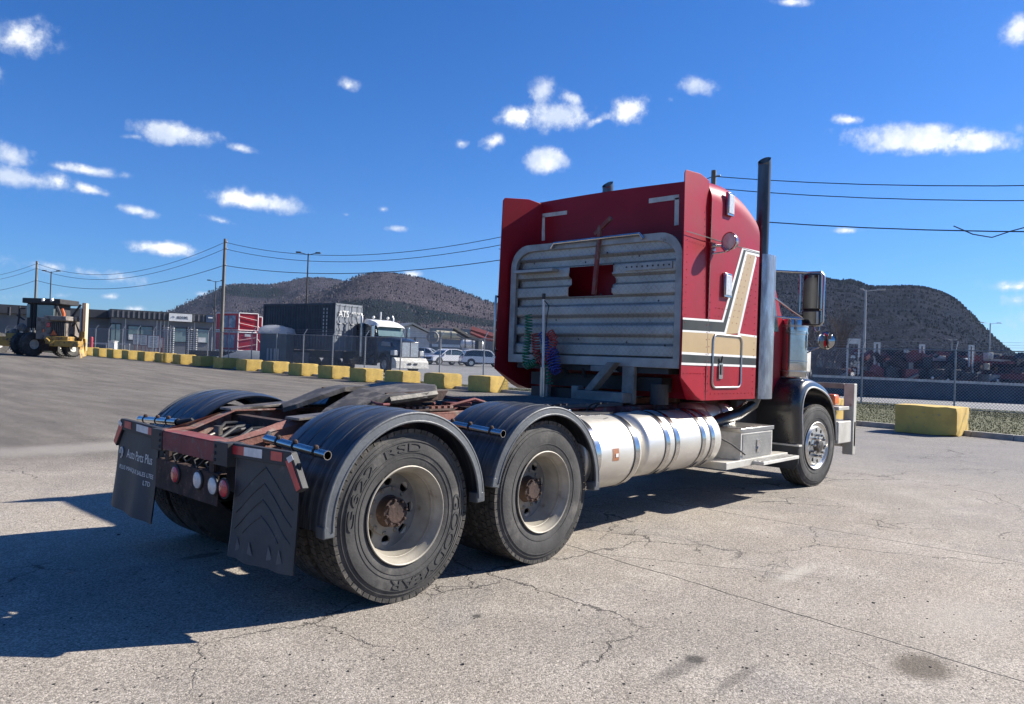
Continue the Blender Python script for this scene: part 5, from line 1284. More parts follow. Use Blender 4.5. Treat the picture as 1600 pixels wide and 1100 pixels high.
for a, b, kd in win:
    xa, xb = bpx(a), bpx(b); z0, z1 = (1.55, 3.15) if kd < 2 else (.3, 3.3)
    mb = MB(); mb.box(xa-.12, xb+.12, .28, .42, z0-.12, z1+.12); wf = mb.build('window', M['blackm'], bld)
    mb = MB(); mb.box(xa, xb, .25, .28, z0, z1); mb.build('pane', M['winglass'], wf)
    if kd == 1: mb = MB(); mb.box(xa+.05, xa+(xb-xa)*.78, .235, .25, z0+.03, z0+.62); mb.build('blind', M['white'], wf)
for a, b in ((137, 144.5), (145.5, 154), ):
    xa, xb = bpx(a)-2.2, bpx(b)-2.2; mb = MB(); mb.box(xa-.1, xb+.1, 4.88, 5.02, .4, 3.4); wf = mb.build('door', M['blackm'], bld); mb = MB(); mb.box(xa, xb, 4.84, 4.88, .6, 3.2); mb.build('pane', M['clad'], wf)
mb = MB(); mb.box(bpx(262), bpx(298), -.26, -.1, HB-1.05, HB-.12); sg_ = mb.build('fascia_sign', M['white'], bld)
mb = MB(); xa = bpx(262); wq = bpx(298)-xa
put_text(mb, 'ARCHE BMTL', (xa+wq*.33, -.275, HB-.76), (1,0,0), (0,0,1), wq*.50, .34, .008)
mb.m = 1; mb.tube([(xa+wq*.18+wq*.055*cos(q), -.275, HB-.62+.16*sin(q)) for q in [pi*k/8 for k in range(9)]], .03, 5); mb.build('sign_lettering', [M['blackm'], M['galv']], sg_, smooth=False)
mb = MB(); mb.box(bpx(320), bpx(331), -.24, -.1, HB-1.0, HB-.1); s2 = mb.build('blue_sign', M['navy'], bld)
mb = MB(); mb.box(bpx(323), bpx(330), -.26, -.24, HB-.48, HB-.34); mb.build('sign_stripe', M['white'], s2)
# left outbuilding with white band
b2 = placed('far_building', 'flat grey roofed building with a white signband at the left edge', 'building', 5, 100)
mb = MB(); mb.box(-12, 3.3, 0, 10, 0, 2.2); mb.build('wall', M['clad'], b2)
mb = MB(); mb.box(-12, 3.6, -.3, 10, 3.25, 4.6); mb.build('roof', M['roofg'], b2)
mb = MB(); mb.box(-12, 3.4, -.2, 0, 2.0, 3.25); wb = mb.build('sign_band', M['white'], b2)
mb = MB(); mb.box(-3.2, -.2, -.25, -.2, 2.5, 2.75); mb.build('sign_lettering', M['roofg'], wb)
mb = MB(); mb.box(-6, -1.0, -.05, .0, .7, 1.7); mb.build('window', M['winglass'], b2)
b3 = placed('white_shed', 'small white shed with a dark roof seen past the grader mirror', 'building', 34, 104)
mb = MB(); mb.box(-1.6, 7, 0, 6, 0, 3.3); mb.build('wall', M['white'], b3); mb = MB(); mb.box(-1.7, 7.2, -.2, 6, 3.3, 4.7); mb.build('roof', M['fascia'], b3)
# notice boards
for px0, px1, y0, y1, lab in ((208, 218, 523, 538, 'leftmost white notice board with lines of text on the fence'), (219, 229.5, 524, 539, 'second white notice board from the left on the fence'), (231, 248, 525, 543, 'widest white notice board, with a red edge, on the fence'), (251.5, 253.5, 528, 543, 'narrow white strip board with red edge beside the tall rotating gate')):
    w = 72; a, b = PD(px0, y1, w), PD(px1, y0, w); t_ = thing('notice_board', lab, 'sign', a, YAW-pi/2, 'white notice boards'); W_ = wdt(px1-px0, w); H2 = b.z-a.z
    mb = MB(); mb.box(-.06, W_+.06, 0, .04, -.06, H2+.06); mb.box(.1,.16,.0,.04,-1.3,0); mb.box(W_-.16,W_-.1,0,.04,-1.3,0); mb.build('frame', M['dred'], t_)
    mb = MB(); mb.box(0, W_, -.02, 0, 0, H2); mb.build('board', M['white'], t_)
    if W_ > .4:
        mb = MB()
        for j in range(6):
            if j % 2 == 0 or True: mb.box(W_*.2, W_*(.8 if j % 2 else .7), -.03, -.02, H2*(.85-.14*j)-.025, H2*(.85-.14*j)+.025)
        mb.build('printed_lines', M['roofg'], t_)
# turnstile gates
for px0, px1, yt, lab in ((253, 272, 508, 'left tall rotating gate with stacked horizontal bars'), (291, 308, 511, 'right tall rotating gate with stacked horizontal bars')):
    w = 74; p = GP((px0+px1)/2, w); t_ = thing('rotating_gate', lab, 'turnstile', p, YAW-pi/2, 'tall rotating gates'); Hh = PD(px0, yt, w).z-p.z; W_ = wdt(px1-px0, w)
    mb = MB(); mb.box(-W_*.55, -W_*.40, -.1, .1, 0, Hh); mb.box(.05,.15,-.1,.1,0,Hh); mb.build('post', M['blackm'], t_)
    for j in range(13):
        z = .3+j*(Hh-.4)/13
        if j == 0: mb = MB(); mb.box(-W_*.40, W_*.5, -.3, -.05, 0, .09); mb.box(-W_*.1,W_*.1,-.5,.3,.02,.1); gb_ = mb.mesh('bar', M['cloudgrey'])
        ob('bar', gb_, t_, (0, 0, z))
# red bollard, white box, pale rail, parked grey car shapes left
p = GP(142, 74); mb = MB(); mb.lathe([(.16,0),(.16,1.55),(.12,1.66),(0,1.68)], 16, 2); o = mb.build('bollard', M['kred']); o.location = p; tag(o, 'red bollard standing right of the grader arm', 'bollard')
mb = MB(); mb.box(-.3,.3,-.3,.3,0,1.25); mb.box(-.36,.36,-.36,.36,1.25,1.33); o = mb.build('white_cabinet', M['white'], bevel=.05); o.location = GP(176, 72); o.rotation_euler.z = YAW-pi/2; tag(o, 'small white cabinet behind the fence on the left', 'cabinet')
p = GP(165, 76); t_ = thing('guard_rail', 'pale horizontal rail in front of the grey office', 'rail', p, YAW-pi/2); mb = MB(); mb.box(-2.6, 2.4, -.05, .05, .95, 1.12); mb.build('rail', M['cloudgrey'], t_)
for x in (-2.5, 0, 2.3): mb = MB(); mb.box(x-.05, x+.05, .05, .12, 0, 1.1); mb.build('post', M['galv'], t_)
# ---- stacked red shipping kiosks ---------------------------------
def kiosk(pxl, pxm, pxr, yt, yb, w, label, lettering=False, poster=True):
    """long shaded side pxl..pxm, sunlit end pxm..pxr; heights from pixels at depth w (corner)"""
    c = PD(pxm, yb, w); h = PD(pxm, yt, w).z-c.z; t_ = thing('red_container', label, 'container', c, YAW-pi/2+radians(0), 'stacked red containers with white edges')
    a = radians(148); e = radians(28)
    Ls = wdt(pxm-pxl, w)/abs(cos(a))*1.12; Le = wdt(pxr-pxm, w)/cos(e)*1.05
    A = Vector((0,0,0)); B_ = A+Vector((cos(a), sin(a), 0))*Ls; C_ = A+Vector((cos(e), sin(e), 0))*Le; D_ = B_+C_-A
    mb = MB(); q = [A, B_, D_, C_]; mb.add([(v.x, v.y, 0) for v in q]+[(v.x, v.y, h) for v in q], [(0,1,2,3),(4,5,6,7),(0,1,5,4),(1,2,6,5),(2,3,7,6),(3,0,4,7)]); mb.build('shell', M['kred'], t_, smooth=False)
    ed = MB()
    for P_ in (A, B_, C_): ed.tube([(P_.x, P_.y, 0), (P_.x, P_.y, h)], .045, 4)
    for P_, Q_ in ((A, B_), (A, C_)):
        for z in (0.02, h): ed.tube([(P_.x, P_.y, z), (Q_.x, Q_.y, z)], .04, 4)
    sg2 = 1 if not lettering else -1
    for z0 in (.30, .68):
        ed.tube([A+Vector((0,0,h*(z0+.12*sg2)))+(C_-A)*.04-Vector((0,.05,0)), C_+Vector((0,0,h*(z0-.06*sg2)))-(C_-A)*.04-Vector((0,.05,0))], .018, 4)
    ed.build('edge_frame', M['white'], t_)
    if poster:
        n = Vector((-(B_-A).y, (B_-A).x, 0)).normalized(); n = n if n.y < 0 else -n
        for f0, f1 in ((.14,.44),(.47,.66)):
            P0, P1 = A.lerp(B_, f0)+n*.03, A.lerp(B_, f1)+n*.03; mb = MB(); mb.add([(P0.x,P0.y,h*.15),(P1.x,P1.y,h*.15),(P1.x,P1.y,h*.85),(P0.x,P0.y,h*.85)], [(0,1,2,3)]); mb.build('poster', M['blueimg'], t_)
    if lettering:
        n = Vector(((C_-A).y, -(C_-A).x, 0)).normalized(); mb = MB(); d = (C_-A).normalized()
        mb.add([tuple(A.lerp(C_, f)+n*.04+Vector((0,0,z))) for f, z in ((.35,h*.78),(.66,h*.76),(.66,h*.90),(.35,h*.93))], [(0,1,2,3)]); mb.build('label_plate', M['white'], t_)
kiosk(331, 373, 397, 489, 516, 66, 'upper red container with posters and white edges, behind the wooden pole')
kiosk(330, 371, 395, 519, 548, 65.6, 'lower red container with posters, carrying the upper one', True)
kiosk(398, 398.5, 406, 495, 549, 70, 'narrow red container end beside the dark container', False, False)
mb = MB(); mb.box(-4, 5.2, -.6, 1.2, -.55, -.1); mb.box(-3.5,-3.2,-.5,.9,-1.6,-.5); mb.box(4.2,4.6,-.5,.9,-1.6,-.5); t_ = mb.build('steel_skid', M['blackm']); c = PD(371,548,65.3); t_.location = c; t_.rotation_euler.z = YAW-pi/2; tag(t_, 'low black steel skid under the stacked red containers', 'skid')
# dark covered heap
mb = MB(); mb.grid([[(x*1.0, y, 1.1*max(0, 1-(x/3.0)**2)*max(0,1-(y/1.6)**2)) for y in [-1.6+.32*j for j in range(11)]] for x in [-3+.5*i for i in range(13)]]); o = mb.build('covered_heap', M['roofg']); o.location = GP(392, 60); o.rotation_euler.z = YAW-pi/2; tag(o, 'low dark covered heap below the lower red container', 'heap')
# ---- portable toilet ---------------------------------------------
t_ = placed('portable_toilet', 'grey portable toilet with a white domed roof in front of the dark container', 'toilet', 426, 49.2, YAW-pi/2+radians(-6)); K_ = wdt(40, 49.2)/2
mb = MB(); mb.box(-K_, K_, 0, 1.2, .05, 1.98); body = mb.build('cabin', M['toilet'], t_, bevel=.05)
mb = MB(); mb.box(-K_*.62, K_*.62, -.03, 0, .12, 1.85); dr_ = mb.build('door', M['toilet'], t_, bevel=.01)
for i in range(4):
    mb = MB(); x = -K_*.42+i*K_*.26; mb.box(x, x+K_*.12, -.045, -.03, .55, 1.15); mb.build('rib', M['cloudgrey'], dr_)
mb = MB(); P = []
for i in range(9):
    a = pi*i/8; P.append([(-K_*1.06*cos(a) if abs(cos(a)) > .2 else -K_*1.06*cos(a), y, 1.98+.36*sin(a)**.5+(.05 if j in (1,) else 0)) for j, y in enumerate((-.12, 0, .6, 1.25))])
mb.grid(P); mb.add([P[i][0] for i in range(9)], [tuple(range(9))]); mb.add([P[i][-1] for i in range(9)], [tuple(range(9))]); mb.box(-K_*1.08, K_*1.08, -.14, 1.28, 1.92, 2.0); mb.tube([(-K_*.15,-.13,2.0),(-K_*.15,.6,2.36),(-K_*.15,1.2,2.2)], .07, 8); mb.build('roof', M['milky'], t_)
t_.scale = (1.08, 1.08, 1.24)
# ---- dark container on chassis -----------------------------------
wn = 49.0; near = PD(521.7, 547, wn); Hc = 2.9*wn/46.5*1.0
rzc = atan2(PD(406,547,53).y-near.y, PD(406,547,53).x-near.x); Lc = 7.1; We = 2.44
ct = thing('shipping_container', 'dark blue-grey corrugated shipping container with white ATS lettering on its doors', 'container', (near.x, near.y, PD(521.7,547.5,wn).z), rzc)
# local x runs along the long side (to picture left), local y negative = away/right
mb = MB(); cor = []
nn_ = 26
for i in range(nn_*4+1):
    ph = i % 4; x = .12+(Lc-.24)*i/(nn_*4); cor.append((x, .0 if ph in (0, 1) else -.05))
for z0, z1 in ((.16, Hc-.12),): mb.grid([[(x, y-.02, z) for z in (z0, z1)] for x, y in cor])
mb.box(.1, Lc-.05, -We+.02, -.1, .05, Hc-.04); mb.build('side_panel', M['container'], ct, smooth=False)
mb = MB(); 
for z in (0, Hc-.12): mb.box(0, Lc, -.09, 0.005, z, z+.14)
for x in (0, Lc-.14): mb.box(x, x+.14, -.12, .01, 0, Hc+.02)
mb.build('side_rail', M['container'], ct, bevel=.01)
mb = MB()
for y in (-.09, -We): mb.box(-.02, .12, y, y+.10, 0, Hc+.02)
for z in (0, Hc-.14): mb.box(-.02, .12, -We, 0, z, z+.15)
mb.build('door_frame', M['contdoor'], ct, bevel=.01)
for k_ in (0, 1):
    y0 = -.12-k_*1.12; dm = MB(); dm.box(.0, .05, y0-1.08, y0, .16, Hc-.16); d_ = dm.build('door', M['contdoor'], ct)
    for j in range(5):
        z = .30+j*(Hc-.55)/5; mb = MB(); mb.box(-.03, .0, y0-1.02, y0-.06, z, z+(Hc-.55)/5*.30); mb.build('door_ridge', M['contdoor'], d_)
    for j in (.28, .78):
        mb = MB(); mb.tube([(-.06, y0-j, .06), (-.06, y0-j, Hc-.05)], .022, 6); mb.build('lock_rod', M['galv'], d_)
        for z in (1.0, 1.75, 2.5): mb = MB(); mb.box(-.075, -.03, y0-j-.12, y0-j+.12, z, z+.05); mb.build('keeper', M['cloudgrey'], d_)
mb = MB(); put_text(mb, 'ATS', (-.085, -.22, Hc-.85), (0,-1,0), (0,0,1), .92, .42, .006); mb.build('door_lettering', M['white'], ct, smooth=False)
mb = MB(); put_text(mb, 'ATSU 601', (-.085, -1.36, Hc-.62), (0,-1,0), (0,0,1), .90, .16, .006); put_text(mb, '20', (-.085, -1.85, Hc-.85), (0,-1,0), (0,0,1), .25, .16, .006); mb.build('door_lettering', M['white'], ct, smooth=False)
mb = MB()
for xx, hh_ in ((1.0, 1.7), (.7, 1.5)): 
    for j in range(8): mb.box(xx, xx+.10, .006, .012, Hc-.45-j*.24, Hc-.30-j*.24)
mb.build('side_lettering', M['cloudgrey'], ct)
# chassis under the container
ch = thing('container_chassis', 'black trailer chassis under the dark container, mostly hidden by the fence', 'trailer', (near.x, near.y, g(near.x, near.y)), rzc)
hz = near.z-g(near.x, near.y)
mb = MB(); mb.box(-.3, Lc+.2, -.55, -.3, .95, hz-.05); mb.box(-.3, Lc+.2, -2.2, -1.95, .95, hz-.05); mb.build('beam', M['blackm'], ch)
for x in (.9, 2.1, 5.6):
    for y in (-.35, -2.2): mb = MB(); mb.T = Matrix.Translation((x, y, .5)); mb.lathe([(.25,.12),(.5,.14),(.52,0),(.5,-.14),(.25,-.12),(.2,-.05),(0,-.05)], 24, 1); mb.build('wheel', M['tyre'], ch)
mb = MB(); mb.box(2.6, 4.3, -.42, -.1, .55, 1.25); mb.build('side_box', M['grey'], ch, bevel=.03)
# ---- black lorry with bonnet -------------------------------------
bt = placed('black_truck', 'black bonneted truck with white roof fairing and big steel bumper behind the fence', 'truck', 594, 50.5, YAW-pi/2+radians(-49))
bt.location.z += .12
mb = MB(); mb.prism([(-2.6,1.0),(-.3,1.0),(-.3,3.2),(-1.2,3.2),(-2.6,3.05)], 1, -1.15, 1.15); mb.build('sleeper', M['black'], bt, bevel=.06)
mb = MB(); mb.prism([(-.3,.8),(1.35,.8),(1.35,2.35),(1.0,3.05),(-.3,3.1)], 1, -1.06, 1.06); cb_ = mb.build('cab', M['black'], bt, bevel=.06)
mb = MB(); mb.prism([(-.1,2.3),(.95,2.3),(.78,2.9),(-.1,2.95)], 1, -1.075, -1.063); mb.build('side_window', M['glass'], cb_)
mb = MB(); mb.add([(1.37,-.98,2.38),(1.37,.98,2.38),(1.04,.94,3.0),(1.04,-.94,3.0)], [(0,1,2,3)]); mb.add([(1.375,-.02,2.38),(1.375,.02,2.38),(1.05,.02,3.0),(1.05,-.02,3.0)], [(0,1,2,3)]); mb.build('windscreen', M['winglass'], cb_)
mb = MB(); P = []
for x, w_, z in ((-.6,1.0,3.50),(-.2,1.02,3.46),(.7,1.02,3.30),(1.15,1.04,3.10),(1.30,1.05,2.98)): P.append([(x,-w_,z-.30 if x < 1 else z-.06),(x,-w_*.85,z),(x,w_*.85,z),(x,w_,z-.30 if x < 1 else z-.06)])
mb.grid(P); mb.build('roof_fairing', M['white'], bt, ang=50)
for y in (-.6, .5): mb = MB(); mb.ball((.0, y, 3.62), .10, 8); mb.build('beacon', M['white'], bt)
mb = MB(); mb.tube([(-.1,0,3.5),(-.1,0,4.0)], .05, 8); mb.build('horn', M['white'], bt)
mb = MB(); P = []
for x, w_, z in ((1.35,1.0,2.42),(2.2,.88,2.34),(3.1,.74,2.20),(3.5,.66,2.08)):
    P.append([(x,-w_,.95),(x,-w_,z-.25),(x,-w_*.82,z-.05),(x,0,z),(x,w_*.82,z-.05),(x,w_,z-.25),(x,w_,.95)])
mb.grid(P); mb.add(P[-1], [tuple(range(7))]); mb.build('hood', M['black'], bt, ang=50)
mb = MB(); mb.box(3.5, 3.58, -.66, .66, 1.0, 2.05); gr = mb.build('grille', M['black'], bt, bevel=.03)
for i in range(2): mb = MB(); mb.box(3.58, 3.61, -.60+i*.63, -.03+i*.63, 1.08, 1.98); mb.build('grille_mesh', M['alum'], gr)
mb = MB(); mb.prism([(3.40,.35),(3.95,.35),(3.90,.80),(3.62,1.02),(3.40,1.02)], 1, -1.22, 1.22); bb = mb.build('bumper', M['dwhite'], bt, bevel=.03)
for y in (-.35, .1): mb = MB(); mb.box(3.93, 3.955, y, y+.25, .58, .70); mb.build('bumper_slot', M['blackm'], bb)
for sg in (-1, 1):
    mb = MB(); P = []
    for a in [radians(-5+190*k/12) for k in range(13)]: P.append([(2.45+.80*cos(a), y*sg, .70+.72*sin(a)) for y in (.62, 1.12, 1.19)]+[(2.45+.66*cos(a), 1.2*sg, .66+.60*sin(a))])
    mb.grid(P); mb.build('fender', M['black'], bt)
    mb = MB(); mb.box(3.05, 3.5, min(.80*sg,1.12*sg), max(.80*sg,1.12*sg), 1.15, 1.48); mb.build('headlight', M['whitelens'], bt, bevel=.04)
    mb = MB(); mb.T = Matrix.Translation((2.45, 1.02*sg, .55)); mb.lathe([(0,.16),(.26,.16),(.50,.15),(.53,.05),(.53,-.05),(.50,-.15),(.30,-.15)], 28, 1); mb.m = 1; mb.lathe([(.30,-.13*1),(.28,-.1),(.1,-.08),(0,-.12)], 24, 1); mb.lathe([(.30,.165),(.1,.18),(0,.19)], 24, 1); mb.build('wheel', [M['tyre'], M['alum']], bt)
    mb = MB(); mb.tube([(-.45,1.2*sg,1.0),(-.45,1.2*sg,2.9)], .13, 14); mb.tube([(-.45,1.2*sg,2.9),(-.45,1.2*sg,3.6),(-.58,1.2*sg,3.8)], .07, 12); mb.build('exhaust_stack', M['dchrome'], bt)
    mb = MB(); mb.box(1.15, 1.3, 1.35*sg-.1, 1.35*sg+.1, 2.3, 3.0); mb.tube([(.9,1.05*sg,2.95),(1.2,1.35*sg,2.95)], .02, 6); mb.build('mirror', M['chrome'], bt, bevel=.03)
mb = MB(); mb.prism([(1.7,1.75),(2.7,1.70),(2.62,1.98),(1.78,2.02)], 1, -.99, -.86); mb.build('hood_vent', M['galv'], bt, bevel=.02)
mb = MB(); mb.box(-2.9, 1.2, -1.2, -.9, .45, .9); mb.build('side_skirt', M['black'], bt, bevel=.03)
mb = MB(); mb.T = Matrix.Translation((-1.4,-.92,.85)); mb.lathe([(0,-.8),(.3,-.78),(.32,-.7),(.32,.7),(.3,.78),(0,.8)], 24, 0); mb.build('fuel_tank', M['dchrome'], bt)
# ---- white cars ---------------------------------------------------
def car(px, w, yaw, label, boxy=False):
    t_ = placed('parked_car', label, 'car', px, w, YAW-pi/2+yaw, 'white cars parked beyond the fence')
    mb = MB(); H0 = 1.05
    low = [(-2.3,.45),(-2.35,.8),(-2.28,1.02),(-1.2,1.08),(1.0,1.05),(2.05,.92),(2.3,.72),(2.3,.42)]
    up = [(-2.22,1.04),(-1.95,1.58),(-1.2,1.72),(.3,1.70),(.65,1.60),(1.15,1.06)] if boxy else [(-2.2,1.04),(-1.6,1.52),(-.8,1.68),(.1,1.66),(.5,1.52),(1.15,1.06)]
    P = []
    for f in (-1, -.93, 0, .93, 1):
        k = .93 if abs(f) == 1 else 1; P.append([(x*(.985 if abs(f) == 1 else 1), f*.94, .55+(z-.55)*(.95 if abs(f) == 1 else 1)) for x, z in low])
    mb.grid(P)
    for r_ in (P[0], P[-1]): mb.add(r_, [tuple(range(len(r_)))])
    mb.build('body', M['carwhite'], t_, ang=50)
    mb = MB(); n = len(up); mb.add([(x, -.90+.17*(z-1.04)/.66, z) for x, z in up]+[(x, .90-.17*(z-1.04)/.66, z) for x, z in up], [tuple(range(n)), tuple(range(n, 2*n))[::-1]]+[(i, (i+1)%n, n+(i+1)%n, n+i) for i in range(n)]); mb.build('glasshouse', M['glass'], t_, bevel=.02)
    mb = MB(); rf = up[1:-1]; mb.add([(x, s_*.80*1.0, z+.012) for s_ in (-1, 1) for x, z in rf], [tuple(list(range(len(rf)))+list(range(2*len(rf)-1, len(rf)-1, -1)))] if False else [(i, i+1, len(rf)+i+1, len(rf)+i) for i in range(len(rf)-1)])
    for s_ in (-1, 1):
        for a, b in ((up[-1], up[-2]), (up[0], up[1])): mb.tube([(a[0], .90*s_, a[1]), (b[0], .81*s_, b[1])], .05, 5)
        mb.tube([(.0,.90*s_,1.06),(-.1,.80*s_,1.66)], .045, 5); mb.tube([(x, .80*s_, z) for x, z in rf], .05, 5)
        mb.box(.78,.95, min(.92*s_,1.08*s_), max(.92*s_,1.08*s_), 1.06, 1.2)
    mb.build('roof', M['carwhite'], t_, ang=50)
    for x in (-1.4, 1.45):
        for s_ in (-1, 1):
            mb = MB(); mb.T = Matrix.Translation((x, .86*s_, .37)); mb.lathe([(0,-.11),(.24,-.11),(.36,-.10),(.37,0),(.36,.10),(.24,.11),(0,.11)], 24, 1); mb.m = 1; mb.lathe([(0,-.118),(.22,-.114)], 20, 1); mb.lathe([(0,.118),(.22,.114)], 20, 1); mb.build('wheel', [M['tyre'], M['alum']], t_)
            mb = MB(); mb.T = Matrix.Translation((x, .90*s_, .42)); mb.lathe([(.42,-.055),(.42,.055),(0,.056)], 24, 1); mb.lathe([(0,-.056),(.42,-.055)], 24, 1); mb.build('wheel_arch', M['blackm'], t_)
    mb = MB(); mb.box(2.28, 2.36, -.62, .62, .55, .82); mb.build('grille', M['blackm'], t_, bevel=.02)
    for s_ in (-1, 1):
        mb = MB(); mb.box(2.1, 2.3, min(.62*s_,.90*s_), max(.62*s_,.90*s_), .72, .88); mb.build('headlight', M['whitelens'], t_, bevel=.02)
        mb = MB(); mb.box(-2.36, -2.25, min(.7*s_,.9*s_), max(.7*s_,.9*s_), .8, 1.0); mb.build('tail_light', M['redlens'], t_)
    mb = MB(); mb.box(-2.37, 2.33, -.93, .93, .32, .46); mb.build('sill', M['blackm'], t_); return t_
car(697, 80, radians(-140), 'white car facing the camera, nearest the black truck beyond the fence')
car(755, 78, radians(14), 'white boxy estate car seen from its dark rear corner, right of the facing car', True)
car(667, 92, radians(-10), 'white car half hidden behind the black truck hood')
# ---- white gabled building ---------------------------------------
gb2 = placed('gabled_hall', 'pale hall with a shallow green-grey gable roof above the black truck hood', 'building', 645, 130, YAW-pi/2+radians(28))
mb = MB(); mb.prism([(-5,0),(4.6,0),(4.6,3.6),(-.4,5.6),(-5,3.8)], 1, 0, 18); mb.build('wall', M['cloudgrey'], gb2)
mb = MB()
mb.prism([(-.4,5.75),(5.3,3.45),(5.3,3.7),(-.4,6.05)], 1, -.6, 18.5); mb.prism([(-.4,5.75),(-5.6,3.65),(-5.6,3.9),(-.4,6.05)], 1, -.6, 18.5); mb.build('roof', M['roofg'], gb2)
for x in (-1.8, .1): mb = MB(); mb.box(x, x+.35, -.05, 0, 2.2, 3.6); mb.build('window', M['glass'], gb2)
b5 = placed('low_hall', 'long low grey-green hall behind the white cars', 'building', 735, 110)
mb = MB(); mb.box(-6, 7, 0, 6, 0, 4.6); mb.build('wall', M['roofg'], b5)
mb = MB(); mb.box(-5.6, 1.2, -.15, 0, 1.9, 2.3); mb.box(-2.2,-.2,-.12,0,3.2,3.6); mb.build('white_band', M['white'], b5)
mb = MB(); mb.box(-.2, 2.1, -.2, 0, 2.7, 4.1); mb.build('window', M['winglass'], b5)
# tanks, trailer fronts
def cyl_thing(name, label, cat, px, py, w, length, r, m, tilt=0, sl=0):
    c = PD(px, py, w); t_ = thing(name, label, cat, c, YAW-pi/2+tilt); mb = MB(); mb.T = Matrix.Rotation(sl, 4, 'Y')
    mb.lathe([(0,-length/2-.2),(r*.7,-length/2-.12),(r,-length/2+.1),(r,length/2-.1),(r*.7,length/2+.12),(0,length/2+.2)], 28, 0); mb.build('tank', M[m], t_)
    for q in (-.35, 0, .35): mb = MB(); mb.T = Matrix.Rotation(sl, 4, 'Y'); mb.lathe([(r+.02,length*q-.08),(r+.04,length*q-.08),(r+.04,length*q+.08),(r+.02,length*q+.08)], 28, 0); mb.build('hoop', M['grey'], t_)
    zg = c.z-g(c.x, c.y); mb = MB(); mb.box(-length*.4, -length*.3, -.5, .5, -zg, -r*.6); mb.box(length*.3, length*.4, -.5, .5, -zg, -r*.6); mb.build('leg', M['grey'], t_); return t_
cyl_thing('yellow_tank', 'long pale yellow tank lying above the roof of the low hall', 'tank', 705, 524, 98, 4.0, .52, 'cream', .05, radians(2))
cyl_thing('white_tank', 'rounded white tanker body right of the low hall window', 'tank', 738, 538, 96, 2.6, .55, 'white', .1, 0)
mb = MB(); mb.T = Matrix.Translation((0,0,0)); mb.lathe([(.55,-.3),(.75,-.25),(.8,.3),(.55,.35)], 28, 1); o = mb.build('round_frame', M['grey']); o.location = PD(676, 527, 95); o.rotation_euler.z = YAW-pi/2; tag(o, 'dark round steel hoop beside the yellow tank', 'machine part')
mb = MB(); mb.box(-1.3,1.3,0,1.6,-1.2,.2); o = mb.build('crate', M['cloudgrey'], bevel=.06); o.location = PD(738,547,92); o.rotation_euler.z = YAW-pi/2; tag(o, 'pale cabinet below the white tanker body', 'cabinet')
def boom(pts, w, r, m, label):
    c = PD(pts[0][0], pts[0][1], w); mb = MB(); P = [PD(a, b, w)-c for a, b in pts]; mb.tube(P, r, 4); zg = c.z-g(c.x, c.y)
    t_ = thing('loading_boom', label, 'boom', c, 0, 'raised steel booms'); mb.build('boom', M[m], t_); mb = MB(); e = P[-1]; mb.box(e.x-.3, e.x+.3, e.y-.3, e.y+.3, e.z-(PD(*pts[-1], w).z-g(PD(*pts[-1], w).x, PD(*pts[-1], w).y)), e.z); mb.build('mast', M['blackm'], t_)
    mb = MB(); mb.tube([P[0].lerp(P[1], .2)+Vector((0,0,-.5)), P[0].lerp(P[1], .8)+Vector((0,0,-.45))], r*.4, 6); mb.build('ram', M['grey'], t_)
boom([(709,513),(733,527),(748,530)], 88, .28, 'blackm', 'black sloping steel boom above the white cars')
boom([(736,515),(768,525),(790,531)], 90, .42, 'dred', 'dark red sloping steel boom beside the truck sleeper')
boom([(735,520),(760,530),(780,533)], 87, .2, 'dred', 'thin red boom under the larger dark red one')
# ---- right-hand trailers behind the fence ------------------------
def flatbed(pxa, pxb, ya, yb, w, m, label, edge='dwhite', depth=.5, load=None):
    """long bed between two picture columns; ya,yb its top rows"""
    A, B_ = PD(pxa, ya, w), PD(pxb, yb, w*.9); d = B_-A; L = Vector((d.x, d.y, 0)).length; rz_ = atan2(d.y, d.x); z0 = g(A.x, A.y)
    t_ = thing('flatbed_trailer', label, 'trailer', (A.x, A.y, z0), rz_, 'flatbed trailers parked beyond the fence'); za, zb2 = A.z-z0, B_.z-z0
    s = (zb2-za)/L
    def bx(mb, x0, x1, y0, y1, h0, h1): mb.add([(x0,y0,za+s*x0+h0),(x1,y0,za+s*x1+h0),(x1,y1,za+s*x1+h0),(x0,y1,za+s*x0+h0),(x0,y0,za+s*x0+h1),(x1,y0,za+s*x1+h1),(x1,y1,za+s*x1+h1),(x0,y1,za+s*x0+h1)], [(0,1,2,3),(4,7,6,5),(0,4,5,1),(1,5,6,2),(2,6,7,3),(3,7,4,0)])
    mb = MB(); bx(mb, 0, L, 0, 2.5, -depth, 0); mb.build('bed', M[m], t_)
    mb = MB(); bx(mb, -.02, L+.02, -.05, 0, -.10, .03); mb.build('edge_strip', M[edge], t_)
    k = max(2, int(L/4.5))
    for i in range(k):
        x = L*(i+.35)/k; mb = MB(); zz = za+s*x
        for q in (0, 1.15):
            if zz > .9: mb.T = Matrix.Translation((x+q, .3, .5)); mb.lathe([(0,-.14),(.3,-.14),(.5,-.13),(.5,.13),(0,.14)], 18, 1)
        mb.T = Matrix.Identity(4)
        if mb.v: mb.build('axle_wheels', M['tyre'], t_)
    n = int(L/1.6)
    for i in range(n): 
        x = L*(i+.5)/n; mb = MB(); bx(mb, x-.05, x+.05, -.04, 0, -depth*.9, -.12); mb.build('stake_pocket', M[m], t_)
    return t_, L, za, s
